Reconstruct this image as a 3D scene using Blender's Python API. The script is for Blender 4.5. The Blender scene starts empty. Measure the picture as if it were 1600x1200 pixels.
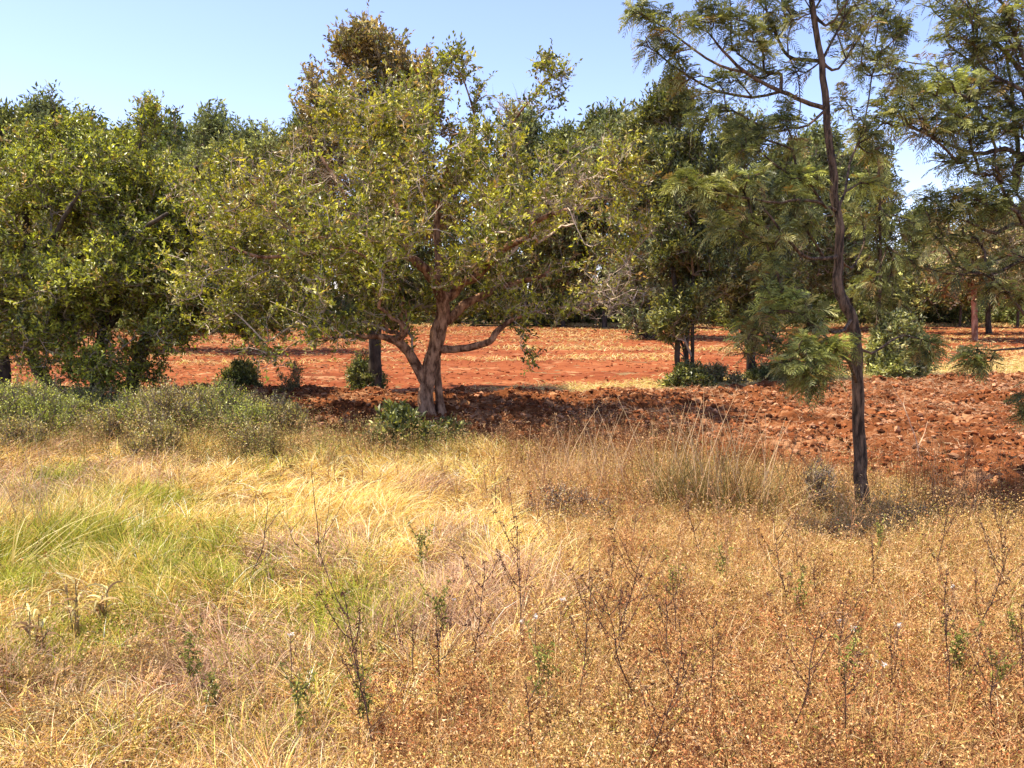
import bpy, math, random
import numpy as np

rng = np.random.default_rng(11)
random.seed(11)
C = bpy.context.scene.collection
F = 1256.0           # focal length in photo pixels (1600 wide)
H = 2.0              # camera height
PITCH = math.atan(130.0 / F)

# ------------------------------------------------------------------ helpers
def P(px, py, Y):
    """world point seen at photo pixel (px,py) standing Y metres ahead"""
    a, b = (px - 800) / F, (600 - py) / F
    dy = math.cos(PITCH) + b * math.sin(PITCH)
    dz = -math.sin(PITCH) + b * math.cos(PITCH)
    s = Y / dy
    return np.array([a * s, Y, H + dz * s])

def depth(py):
    b = (600 - py) / F
    dy = math.cos(PITCH) + b * math.sin(PITCH)
    dz = -math.sin(PITCH) + b * math.cos(PITCH)
    return H * dy / -dz

def G(px, py):
    Y = depth(py)
    return P(px, py, Y)

def unit(v):
    return v / np.maximum(np.linalg.norm(v, axis=-1, keepdims=True), 1e-9)

_tab = np.random.default_rng(5).random((256, 256))
def vnoise(x, y):
    xi, yi = np.floor(x).astype(int), np.floor(y).astype(int)
    fx, fy = x - xi, y - yi
    fx, fy = fx * fx * (3 - 2 * fx), fy * fy * (3 - 2 * fy)
    a = _tab[xi & 255, yi & 255]; b = _tab[(xi + 1) & 255, yi & 255]
    c = _tab[xi & 255, (yi + 1) & 255]; d = _tab[(xi + 1) & 255, (yi + 1) & 255]
    return a + (b - a) * fx + (c - a) * fy + (a - b - c + d) * fx * fy
def fbm(x, y, s=1.0, o=4, seed=0):
    r, amp, tot = 0, 1.0, 0
    for k in range(o):
        r = r + amp * vnoise(x * s + 17.3 * k + seed * 7.77, y * s + 9.1 * k - seed * 3.31)
        tot += amp; amp *= .5; s *= 2.03
    return r / tot
def smooth(a, b, x):
    t = np.clip((x - a) / (b - a), 0, 1)
    return t * t * (3 - 2 * t)

def poly_px(pts):
    w = np.array([G(*p)[:2] for p in pts])
    return lambda x: np.interp(x, w[:, 0], w[:, 1])
near_edge = poly_px([(-300, 665), (100, 662), (430, 668), (560, 697), (700, 702), (1000, 708), (1290, 745), (1450, 765), (1600, 785), (1900, 800)])
far_edge = poly_px([(-300, 612), (640, 616), (900, 621), (1100, 613), (1300, 603), (1600, 589), (1900, 575)])
strip_edge = poly_px([(-300, 612), (640, 616), (860, 618), (930, 610), (1100, 597), (1300, 588), (1600, 566), (1900, 556)])

def gz(x, y):
    x = np.asarray(x, float); y = np.asarray(y, float)
    w = 1 - smooth(9.5, 13, y)
    return w * (.18 * (fbm(x, y, .55, 3, 1) - .5) + .16 * (fbm(x, y, 1.7, 3, 2) - .5))

class MB:
    """collects pieces of ONE mesh"""
    def __init__(s):
        s.v, s.c, s.q, s.t, s.n = [], [], [], [], 0
    def add(s, v, col, quads=None, tris=None):
        v = np.asarray(v, np.float32).reshape(-1, 3)
        col = np.broadcast_to(np.asarray(col, np.float32), (len(v), 3))
        if quads is not None and len(quads): s.q.append(np.asarray(quads, np.int64).reshape(-1, 4) + s.n)
        if tris is not None and len(tris): s.t.append(np.asarray(tris, np.int64).reshape(-1, 3) + s.n)
        s.v.append(v); s.c.append(col); s.n += len(v)
    def build(s, name, mat, parent=None, smooth_=False, loc=None):
        me = bpy.data.meshes.new(name)
        v = np.concatenate(s.v); c = np.concatenate(s.c)
        if loc is not None: v = v - np.asarray(loc, np.float32)
        q = np.concatenate(s.q) if s.q else np.zeros((0, 4), np.int64)
        t = np.concatenate(s.t) if s.t else np.zeros((0, 3), np.int64)
        me.vertices.add(len(v)); me.vertices.foreach_set('co', v.astype(np.float32).ravel())
        nl = len(q) * 4 + len(t) * 3
        me.loops.add(nl)
        me.loops.foreach_set('vertex_index', np.concatenate([q.ravel(), t.ravel()]).astype(np.int32))
        me.polygons.add(len(q) + len(t))
        st = np.concatenate([np.arange(len(q)) * 4, len(q) * 4 + np.arange(len(t)) * 3]).astype(np.int32)
        me.polygons.foreach_set('loop_start', st)
        me.polygons.foreach_set('use_smooth', np.full(len(st), smooth_))
        me.update(calc_edges=True)
        a = me.color_attributes.new('Col', 'FLOAT_COLOR', 'POINT')
        a.data.foreach_set('color', np.concatenate([c, np.ones((len(c), 1), np.float32)], 1).astype(np.float32).ravel())
        me.materials.append(mat)
        o = bpy.data.objects.new(name, me); C.objects.link(o)
        if parent is not None: o.parent = parent
        return o

def tag(o, label=None, cat=None, group=None, kind=None):
    if label: o['label'] = label
    if cat: o['category'] = cat
    if group: o['group'] = group
    if kind: o['kind'] = kind
    return o
def empty(name, loc):
    o = bpy.data.objects.new(name, None); C.objects.link(o)
    o.location = [float(a) for a in loc]; o.empty_display_size = .3
    return o
def copy_tree(root, loc, rz, sc, label=None):
    r = root.copy(); C.objects.link(r); r.location = [float(a) for a in loc]
    r.rotation_euler = (0, 0, rz); r.scale = (sc,) * 3 if np.isscalar(sc) else sc
    if label: r['label'] = label
    for ch in list(root.children):
        c = ch.copy(); C.objects.link(c); c.parent = r
    return r

# ------------------------------------------------------------------ materials
def newmat(name):
    m = bpy.data.materials.new(name); m.use_nodes = True
    nt = m.node_tree; nt.nodes.clear()
    return m, nt
def nd(nt, typ, **kw):
    n = nt.nodes.new(typ)
    for k, v in kw.items(): setattr(n, k, v)
    return n
def leaf_material(name, rough=.5, spec=.4, transl=.35, tint=(1, 1, 1)):
    m, nt = newmat(name); L = nt.links.new
    a = nd(nt, 'ShaderNodeAttribute', attribute_name='Col')
    p = nd(nt, 'ShaderNodeBsdfPrincipled'); p.inputs['Roughness'].default_value = rough
    p.inputs['Specular IOR Level'].default_value = spec
    t = nd(nt, 'ShaderNodeBsdfTranslucent')
    mu = nd(nt, 'ShaderNodeMixRGB', blend_type='MULTIPLY'); mu.inputs[0].default_value = 1
    mu.inputs[2].default_value = (*tint, 1)
    mix = nd(nt, 'ShaderNodeMixShader'); mix.inputs[0].default_value = transl
    out = nd(nt, 'ShaderNodeOutputMaterial')
    L(a.outputs['Color'], mu.inputs[1]); L(mu.outputs[0], t.inputs['Color'])
    L(a.outputs['Color'], p.inputs['Base Color'])
    L(p.outputs[0], mix.inputs[1]); L(t.outputs[0], mix.inputs[2]); L(mix.outputs[0], out.inputs[0])
    return m
def bark_material(name, c1, c2, scale=9, zs=.25, bump=.6):
    m, nt = newmat(name); L = nt.links.new
    tc = nd(nt, 'ShaderNodeTexCoord'); mp = nd(nt, 'ShaderNodeMapping')
    mp.inputs['Scale'].default_value = (1, 1, zs)
    n = nd(nt, 'ShaderNodeTexNoise'); n.inputs['Scale'].default_value = scale; n.inputs['Detail'].default_value = 8
    n.inputs['Roughness'].default_value = .65
    r = nd(nt, 'ShaderNodeValToRGB'); r.color_ramp.elements[0].position = .40; r.color_ramp.elements[1].position = .62
    r.color_ramp.elements[0].color = (*c1, 1); r.color_ramp.elements[1].color = (*c2, 1)
    b = nd(nt, 'ShaderNodeBump'); b.inputs['Strength'].default_value = bump; b.inputs['Distance'].default_value = .045
    p = nd(nt, 'ShaderNodeBsdfPrincipled'); p.inputs['Roughness'].default_value = .85
    p.inputs['Specular IOR Level'].default_value = .2
    o = nd(nt, 'ShaderNodeOutputMaterial')
    L(tc.outputs['Object'], mp.inputs[0]); L(mp.outputs[0], n.inputs[0]); L(n.outputs[0], r.inputs[0])
    L(n.outputs[0], b.inputs['Height']); L(r.outputs[0], p.inputs['Base Color']); L(b.outputs[0], p.inputs['Normal'])
    L(p.outputs[0], o.inputs[0])
    return m
def soil_material(name, ramp, scale=2.2, bump=.7, straw=None, stretch=(1, 1, 1)):
    m, nt = newmat(name); L = nt.links.new
    tc = nd(nt, 'ShaderNodeTexCoord'); mp = nd(nt, 'ShaderNodeMapping'); mp.inputs['Scale'].default_value = stretch
    L(tc.outputs['Object'], mp.inputs[0])
    n = nd(nt, 'ShaderNodeTexNoise'); n.inputs['Scale'].default_value = scale; n.inputs['Detail'].default_value = 10
    n.inputs['Roughness'].default_value = .7
    r = nd(nt, 'ShaderNodeValToRGB')
    e = r.color_ramp.elements
    e[0].position, e[0].color = ramp[0][0], (*ramp[0][1], 1)
    e[1].position, e[1].color = ramp[-1][0], (*ramp[-1][1], 1)
    for pos, c in ramp[1:-1]:
        x = e.new(pos); x.color = (*c, 1)
    L(mp.outputs[0], n.inputs[0]); L(n.outputs[0], r.inputs[0])
    src = r.outputs[0]
    if straw:
        n2 = nd(nt, 'ShaderNodeTexNoise'); n2.inputs['Scale'].default_value = straw[0]; n2.inputs['Detail'].default_value = 6
        n2.inputs['Roughness'].default_value = .75
        r2 = nd(nt, 'ShaderNodeValToRGB'); r2.color_ramp.elements[0].position = straw[1]; r2.color_ramp.elements[1].position = straw[1] + .1
        mx = nd(nt, 'ShaderNodeMixRGB'); mx.inputs[2].default_value = (*straw[2], 1)
        L(mp.outputs[0], n2.inputs[0]); L(n2.outputs[0], r2.inputs[0]); L(r2.outputs[0], mx.inputs[0])
        L(src, mx.inputs[1]); src = mx.outputs[0]
    n3 = nd(nt, 'ShaderNodeTexNoise'); n3.inputs['Scale'].default_value = 14; n3.inputs['Detail'].default_value = 8
    L(tc.outputs['Object'], n3.inputs[0])
    b = nd(nt, 'ShaderNodeBump'); b.inputs['Strength'].default_value = bump; b.inputs['Distance'].default_value = .05
    p = nd(nt, 'ShaderNodeBsdfPrincipled'); p.inputs['Roughness'].default_value = .95
    p.inputs['Specular IOR Level'].default_value = .1
    o = nd(nt, 'ShaderNodeOutputMaterial')
    L(n3.outputs[0], b.inputs['Height']); L(src, p.inputs['Base Color']); L(b.outputs[0], p.inputs['Normal'])
    L(p.outputs[0], o.inputs[0])
    return m

M_LEAF = leaf_material('broad_leaf', .40, .5, .30, (1.2, 1.15, .5))
M_FROND = leaf_material('fern_leaf', .5, .4, .30, (1.2, 1.2, .7))
M_FAR = leaf_material('distant_leaf', .6, .3, .25, (1.15, 1.2, .7))
M_GRASS = leaf_material('dry_grass', .65, .2, .30, (1.1, 1.0, .8))
M_WEED = leaf_material('dry_weed', .8, .08, .22, (1.1, 1.0, .8))
M_CLOD = leaf_material('clod_soil', .95, .1, 0.0)
M_BARK = bark_material('reddish_bark', (.10, .042, .020), (.52, .29, .16), 12, .4, 1.0)
M_BARKG = bark_material('grey_bark', (.045, .030, .018), (.27, .175, .105), 26, .22, 1.4)
M_BARKD = bark_material('dark_bark', (.03, .022, .016), (.11, .08, .055), 8, .4)
M_BARKR = bark_material('orange_bark', (.20, .075, .035), (.55, .30, .18), 5, .4)
M_TWIG = leaf_material('twig_bark', .8, .2, 0.0)
M_GROUND = soil_material('straw_earth', [(.3, (.07, .038, .018)), (.5, (.17, .10, .045)), (.7, (.34, .22, .10))], 3.0)
M_PLOUGH = soil_material('ploughed_earth', [(.32, (.055, .018, .006)), (.5, (.145, .046, .014)), (.68, (.25, .098, .036))], 2.4, 1.0, (2.2, .53, (.38, .19, .09)), (.5, 1, 1))
M_FIELD = soil_material('red_earth', [(.30, (.115, .029, .011)), (.46, (.205, .054, .018)), (.60, (.27, .086, .030)), (.76, (.37, .165, .07))], .55, .9,
                        (.9, .57, (.40, .21, .10)), (.30, 1, 1))

# ------------------------------------------------------------------ leaf / blade generators (vectorised)
def leaves(mb, pos, d, ln, wd, cols, fold=.35, r=rng, droop=0.0):
    """pointed folded leaves: 2 triangles each"""
    n = len(pos)
    d = unit(d)
    ref = unit(r.normal(size=(n, 3)) * .8 + np.array([0, 0, .9]))
    side = unit(np.cross(d, ref)); nor = np.cross(side, d)
    ln = np.broadcast_to(ln, n)[:, None]; wd = np.broadcast_to(wd, n)[:, None]
    mid = pos + d * ln * .45
    a = mid + side * wd * .5 + nor * wd * fold
    b = mid - side * wd * .5 + nor * wd * fold
    tip = pos + d * ln - nor * ln * droop
    v = np.stack([pos, a, tip, b], 1).reshape(-1, 3)
    i = np.arange(n)[:, None] * 4
    t = np.concatenate([i + [0, 1, 2], i + [0, 2, 3]], 0)
    mb.add(v, np.repeat(cols, 4, 0), tris=t)

def pick(pal, n, r=rng, jit=.16):
    w = np.array([p[0] for p in pal], float); w /= w.sum()
    c = np.array([p[1] for p in pal])[r.choice(len(pal), n, p=w)]
    return np.clip(c * (1 + r.normal(size=(n, 1)) * jit), .004, .95)

def ribbons(mb, pts, wid, side, cols, taper=True):
    """pts (n,k,3) ribbon centre lines, wid (n,), side (n,3)"""
    n, k, _ = pts.shape
    t = np.linspace(0, 1, k)
    w = (1 - t ** 1.6 * .92) if taper else np.ones(k)
    off = side[:, None, :] * (wid[:, None] * w[None, :] * .5)[..., None]
    v = np.stack([pts - off, pts + off], 2).reshape(-1, 3)
    base = np.arange(n)[:, None] * (2 * k)
    q = np.concatenate([base + [2 * j, 2 * j + 1, 2 * j + 3, 2 * j + 2] for j in range(k - 1)], 0)
    mb.add(v, np.repeat(cols, 2 * k, 0), quads=q)

def blades(mb, root, az, e0, e1, ln, wid, cols, k=4, r=rng):
    """curved blades: azimuth, start and end elevation angle"""
    n = len(root); pts = np.zeros((n, k, 3)); pts[:, 0] = root
    for j in range(1, k):
        t = (j - .5) / (k - 1)
        e = e0 + (e1 - e0) * t
        d = np.stack([np.cos(az) * np.cos(e), np.sin(az) * np.cos(e), np.sin(e)], 1)
        pts[:, j] = pts[:, j - 1] + d * (ln / (k - 1))[:, None]
    roll = r.normal(size=n) * .7
    side = np.stack([-np.sin(az), np.cos(az), 0 * az], 1) * np.cos(roll)[:, None] + np.array([0, 0, 1.0]) * np.sin(roll)[:, None]
    ribbons(mb, pts, wid, unit(side), cols)
    return pts

def tube(mb, pts, rad, sides=6, col=(.2, .12, .07), wob=0.0, r=rng):
    pts = np.asarray(pts, float); rad = np.asarray(rad, float); n = len(pts)
    tan = np.gradient(pts, axis=0); tan = unit(tan)
    u = unit(np.cross(tan[0], [0.31, .77, .2])); U = []
    for i in range(n):
        u = u - tan[i] * np.dot(u, tan[i]); u = u / max(np.linalg.norm(u), 1e-9); U.append(u)
    U = np.array(U); W = np.cross(tan, U)
    a = np.linspace(0, 2 * np.pi, sides, endpoint=False)
    rr = rad[:, None] * (1 + (wob * r.normal(size=(n, sides)) if wob else 0))
    v = pts[:, None, :] + (U[:, None, :] * np.cos(a)[None, :, None] + W[:, None, :] * np.sin(a)[None, :, None]) * rr[..., None]
    i = np.arange(n - 1)[:, None] * sides; j = np.arange(sides)[None, :]; j2 = (j + 1) % sides
    q = np.stack([i + j, i + j2, i + sides + j2, i + sides + j], -1).reshape(-1, 4)
    v = v.reshape(-1, 3)
    v = np.concatenate([v, pts[-1:] + tan[-1:] * rad[-1]])
    L = (n - 1) * sides
    tr = [(L + k, L + (k + 1) % sides, n * sides) for k in range(sides)]
    mb.add(v, col, quads=q, tris=tr)

def catmull(p, rad, sub):
    p = np.asarray(p, float); n = len(p)
    if n < 3 or sub < 2:
        if n < 2: return p, rad
        if sub < 2: return p, rad
    e = np.concatenate([[2 * p[0] - p[1]], p, [2 * p[-1] - p[-2]]])
    out, ro = [], []
    for i in range(n - 1):
        a, b, c, d = e[i], e[i + 1], e[i + 2], e[i + 3]
        for s in range(sub):
            t = s / sub
            out.append(.5 * ((2 * b) + (c - a) * t + (2 * a - 5 * b + 4 * c - d) * t * t + (3 * b - a - 3 * c + d) * t ** 3))
            ro.append(rad[i] + (rad[i + 1] - rad[i]) * t)
    out.append(p[-1]); ro.append(rad[-1])
    return np.array(out), np.array(ro)

# ------------------------------------------------------------------ tree skeletons
def blob_points(blobs, Y0, n, r, clump=.9, shell=.35):
    """points in the union of ellipsoids given in photo pixels: (cx,cy,rx,ry,dY,rY)"""
    out = []
    vol = np.array([b[2] * b[3] * b[5] ** .5 * (b[6] if len(b) > 6 else 1) for b in blobs]); vol = vol / vol.sum()
    ph = r.random(3) * 40
    for b, f in zip(blobs, vol):
        m = max(3, int(n * f)); Y = Y0 + b[4]; c = P(b[0], b[1], Y); s = Y / F
        k = m * 4
        d = unit(r.normal(size=(k, 3))); rad = r.random(k) ** shell
        q = c + d * rad[:, None] * np.array([b[2] * s, b[5], b[3] * s])
        nz = vnoise(q[:, 0] * clump * 1.3 + ph[0] + q[:, 1] * .6, q[:, 2] * clump * 1.5 + ph[1] + q[:, 1] * .5)
        keep = np.argsort(-(nz + r.random(k) * .35))[:int(k * .55)]
        q = q[r.permutation(keep)[:m]]
        out.append(q)
    return np.concatenate(out)

def grow(skel, pts, bf=.25):
    """skel: list of (points, radii, parent (chain, idx) or None). Returns node arrays."""
    pos, par, rad, pl = [], [], [], []
    idx = []
    for s in skel:
        p, r0, at = s
        ids = []
        for j, q in enumerate(p):
            if j == 0:
                pa = -1 if at is None else idx[at[0]][at[1]]
            else: pa = ids[-1]
            pos.append(np.asarray(q, float)); par.append(pa); rad.append(r0[j] if len(r0) == len(p) else np.interp(j / (len(p) - 1), np.linspace(0, 1, len(r0)), r0))
            pl.append(0 if pa < 0 else pl[pa] + np.linalg.norm(pos[-1] - pos[pa]))
            ids.append(len(pos) - 1)
        idx.append(ids)
    ns = len(pos)
    pos = np.array(pos); m = len(pts)
    allp = np.concatenate([pos, pts]); par = par + [0] * m; pl = np.array(pl + [0.0] * m)
    skip = 3 if ns > 6 else max(ns - 2, 0)
    best = np.full(m, 1e9); bi = np.zeros(m, int)
    for j in range(skip, ns):
        c = np.linalg.norm(pts - allp[j], axis=1) + bf * pl[j]
        k = c < best; best[k] = c[k]; bi[k] = j
    alive = np.ones(m, bool)
    order = []
    for _ in range(m):
        i = int(np.argmin(np.where(alive, best, 1e18)))
        alive[i] = False; g = ns + i
        par[g] = int(bi[i]); pl[g] = pl[par[g]] + np.linalg.norm(allp[g] - allp[par[g]]); order.append(g)
        c = np.linalg.norm(pts - allp[g], axis=1) + bf * pl[g]
        k = alive & (c < best); best[k] = c[k]; bi[k] = g
    par = np.array(par)
    return allp, par, np.array(rad), ns, order

def tree(name, label, cat, base, skel, pts, leafer, bark, twig_r=.006, bf=.25, sub=3, sides=8, group=None,
         twigcol=(.30, .23, .16), seed=0, crown_name='crown', limb_cut=.028, r_exp=2.4, loc=None):
    r = np.random.default_rng(seed + 100)
    allp, par, srad, ns, order = grow(skel, pts, bf)
    N = len(allp)
    kids = [[] for _ in range(N)]
    for i in range(N):
        if par[i] >= 0: kids[par[i]].append(i)
    R = np.zeros(N)
    acc = np.zeros(N)
    for g in reversed(order):
        R[g] = max(twig_r, acc[g] ** (1 / r_exp)) if acc[g] > 0 else twig_r
        acc[par[g]] += R[g] ** r_exp
    R[:ns] = srad
    for g in order:                    # order is parent-first
        R[g] = min(R[g], R[par[g]] * .78 if par[g] < ns else R[par[g]] * .97)
    main = np.full(N, -1)
    skp = set()
    for i in range(N):
        if kids[i]:
            ks = kids[i]
            if i < ns:
                sk = [k for k in ks if k == i + 1 and k < ns]
                main[i] = sk[0] if sk else max(ks, key=lambda k: R[k])
            else: main[i] = max(ks, key=lambda k: R[k])
    trunk, br = MB(), MB()
    base = np.asarray(base, float)
    for i in range(N):
        if par[i] >= 0 and main[par[i]] == i: continue
        ch = [par[i]] if par[i] >= 0 else []
        k = i
        while k >= 0: ch.append(k); k = main[k]
        if len(ch) < 2: continue
        p = allp[ch].copy(); rd = R[ch].copy()
        if par[i] >= 0: rd[0] = min(rd[1] * 1.15, R[par[i]])
        big = rd[min(1, len(rd) - 1)]
        L = np.linalg.norm(np.diff(p, axis=0), axis=1).mean()
        s = sub if big > .012 else 2
        p2, r2 = catmull(p, rd, s)
        if len(p2) > 3:
            amp = np.minimum(.05 * L, .06); j = r.normal(size=p2.shape) * amp * (1 if big > .02 else 1.0)
            j[0] = 0; j[1] *= .3
            j[::s] *= .4
            p2 = p2 + j * (.35 if i < ns else 1)
        if big > limb_cut or i < ns:
            tube(trunk, p2, r2, sides if big > .05 else max(5, sides - 2), (.2, .2, .2), .05, r)
        else:
            tube(br, p2, r2, 3 if big < .012 else 4, np.array(twigcol) * (1 + .25 * r.normal()), 0, r)
    crown = MB(); tw = br
    leafer(crown, tw, allp, par, R, kids, ns, r)
    root = empty(name, base); tag(root, label, cat, group)
    if trunk.n: trunk.build('trunk', bark, root, True, loc=base)
    if br.n: br.build('branches', M_TWIG, root, False, loc=base)
    if crown.n: crown.build(crown_name, M_FROND if getattr(leafer, 'frond', 0) else (M_FAR if getattr(leafer, 'far', 0) else M_LEAF), root, False, loc=base)
    return root

def broad_leafer(pal, ln=.075, wd=.032, K=4, L=8, tl=.24, up=.35, twigcol=(.32, .25, .18), skip=0.0, thr=.02, far=0, patch=None, bare=None):
    def f(crown, tw, allp, par, R, kids, ns, r):
        ids = np.array([i for i in range(ns, len(allp)) if R[i] < thr])
        if skip: ids = ids[r.random(len(ids)) > skip]
        bd = unit(allp[ids] - allp[par[ids]])
        n = len(ids) * K
        ii = np.repeat(np.arange(len(ids)), K)
        frac = r.random(n)[:, None] * .8
        s = allp[ids][ii] * (1 - frac) + allp[par[ids]][ii] * frac
        d = unit(bd[ii] * .55 + r.normal(size=(n, 3)) * .6 + np.array([0, 0, up]))
        l = tl * (.45 + r.random(n) * .9)
        e = s + d * l[:, None]
        mid = (s + e) / 2 + r.normal(size=s.shape) * .02
        pts = np.stack([s, mid, e], 1)
        tc = np.array(twigcol) * (1 + .3 * r.normal(size=(n, 1)))
        side = unit(np.cross(d, r.normal(size=(n, 3))))
        ribbons(tw, pts, np.full(n, .009 if not far else .02), side, np.clip(tc, .02, .8), True)
        side2 = unit(np.cross(d, side))
        ribbons(tw, pts, np.full(n, .008 if not far else .02), side2, np.clip(tc, .02, .8), True)
        lv = np.ones(n, bool)
        if bare is not None: lv = bare(s, r)
        s, d, l = s[lv], d[lv], l[lv]; n = len(s)
        t = np.tile(np.linspace(.2, 1, L), n)
        jj = np.repeat(np.arange(n), L)
        pos = s[jj] + d[jj] * (l[jj] * t)[:, None] + r.normal(size=(n * L, 3)) * .008
        ld = unit(d[jj] * .6 + r.normal(size=(n * L, 3)) * .75 + np.array([0, 0, .1]))
        sz = ln * (.6 + .6 * r.random(n * L))
        cols = pick(pal, n, r, .12)[jj] * np.exp(.22 * r.normal(size=(n, 1)))[jj] * np.exp(.34 * r.normal(size=(n * L, 1)))
        if patch is not None: cols = patch(pos, cols, r)
        leaves(crown, pos, ld, sz, sz * wd / ln, np.clip(cols, .004, .9), .3, r)
    f.far = far
    return f

def frond_leafer(pal, fl=.17, nf=9, pairs=8, lw=.010, thr=.014, spread=.10, droop=.35, twigcol=(.2, .15, .1), wide=.42, sunny=()):
    def f(crown, tw, allp, par, R, kids, ns, r):
        ids = np.array([i for i in range(ns, len(allp)) if R[i] < thr])
        bd = unit(allp[ids] - allp[par[ids]])
        n = len(ids) * nf; ii = np.repeat(np.arange(len(ids)), nf)
        fr = (r.random(n) ** 1.5)[:, None]
        s = allp[ids][ii] * (1 - fr) + allp[par[ids]][ii] * fr
        d = unit(bd[ii] * .6 + r.normal(size=(n, 3)) * .62 + np.array([0, 0, .22]))
        l = fl * (.55 + .7 * r.random(n))
        side = unit(np.cross(d, r.normal(size=(n, 3)) * .5 + np.array([0, 0, 1])))
        nor = np.cross(side, d)
        tone = pick(pal, len(ids), r, .12)[ii]
        own = pick(pal, n, r, .1)
        mixm = (r.random(n) < .3)[:, None]
        cols = np.where(mixm, own, tone) * np.exp(.25 * r.normal(size=(n, 1)))
        for cpos, cr in sunny:                 # sunlit brightness of some clumps, painted into the frond colour
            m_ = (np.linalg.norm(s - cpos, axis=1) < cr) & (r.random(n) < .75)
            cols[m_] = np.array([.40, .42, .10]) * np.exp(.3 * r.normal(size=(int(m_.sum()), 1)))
        def at(t):
            return s + d * (l * t)[:, None] + np.array([0, 0, -1.0]) * (l * droop * t * t)[:, None]
        k = 4
        pts = np.stack([at(t) for t in np.linspace(0, 1, k)], 1)
        ribbons(crown, pts, np.full(n, lw * .5), side, cols * .8)
        for q in range(pairs):
            t = .15 + .85 * (q + .5) / pairs
            p0 = at(t)
            ll = l * wide * math.sin(math.pi * min(.97, .18 + .72 * t)) * (1.0)
            for sg in (-1, 1):
                dd = unit(d * .75 + side * sg * .85 - nor * .12 + r.normal(size=(n, 3)) * .12 + np.array([0, 0, -droop * t * .8]))
                a = p0; m_ = p0 + dd * (ll * .45)[:, None]; e = p0 + dd * ll[:, None] + np.array([0, 0, -.15]) * ll[:, None]
                w = unit(np.cross(dd, nor + r.normal(size=(n, 3)) * .3)) * (lw * .5)
                v = np.stack([a, m_ + w, e, m_ - w], 1).reshape(-1, 3)
                i4 = np.arange(n)[:, None] * 4
                crown.add(v, np.repeat(np.clip(cols * (1 + .1 * r.normal(size=(n, 1))), .004, .9), 4, 0), tris=np.concatenate([i4 + [0, 1, 2], i4 + [0, 2, 3]], 0))
        # leading twig
    f.frond = 1
    return f

def px_chain(pts, Y0):
    """(px,py,dY) list -> world points"""
    return [P(a, b, Y0 + c) for a, b, c in pts]

PAL_OLIVE = [(4, (.22, .235, .024)), (3.8, (.34, .345, .038)), (2.8, (.08, .095, .016)), (1.2, (.42, .39, .06)), (.5, (.34, .23, .08)), (1, (.46, .42, .20))]
PAL_GREEN = [(4, (.235, .26, .030)), (4, (.37, .385, .048)), (2.6, (.085, .105, .018)), (1.2, (.40, .42, .08)), (.7, (.36, .25, .09)), (.7, (.50, .47, .23))]
PAL_BROWN = [(4, (.26, .19, .08)), (3, (.17, .17, .05)), (2, (.36, .26, .12)), (1.3, (.46, .38, .22))]
PAL_DARK = [(4, (.085, .10, .028)), (3, (.15, .165, .042)), (2, (.26, .26, .07)), (1.1, (.42, .41, .15))]
PAL_GREV = [(4, (.185, .20, .048)), (3, (.29, .30, .085)), (2.6, (.075, .088, .026)), (1.6, (.42, .40, .16)), (.9, (.28, .18, .05))]
PAL_BLUE = [(4, (.14, .16, .06)), (3, (.22, .235, .085)), (1.3, (.28, .29, .13))]
PAL_SCRUB = [(4, (.24, .28, .045)), (3.5, (.37, .39, .075)), (1.6, (.11, .14, .03)), (1.8, (.48, .46, .14)), (1, (.38, .27, .11))]

exec_parts = True

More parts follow.
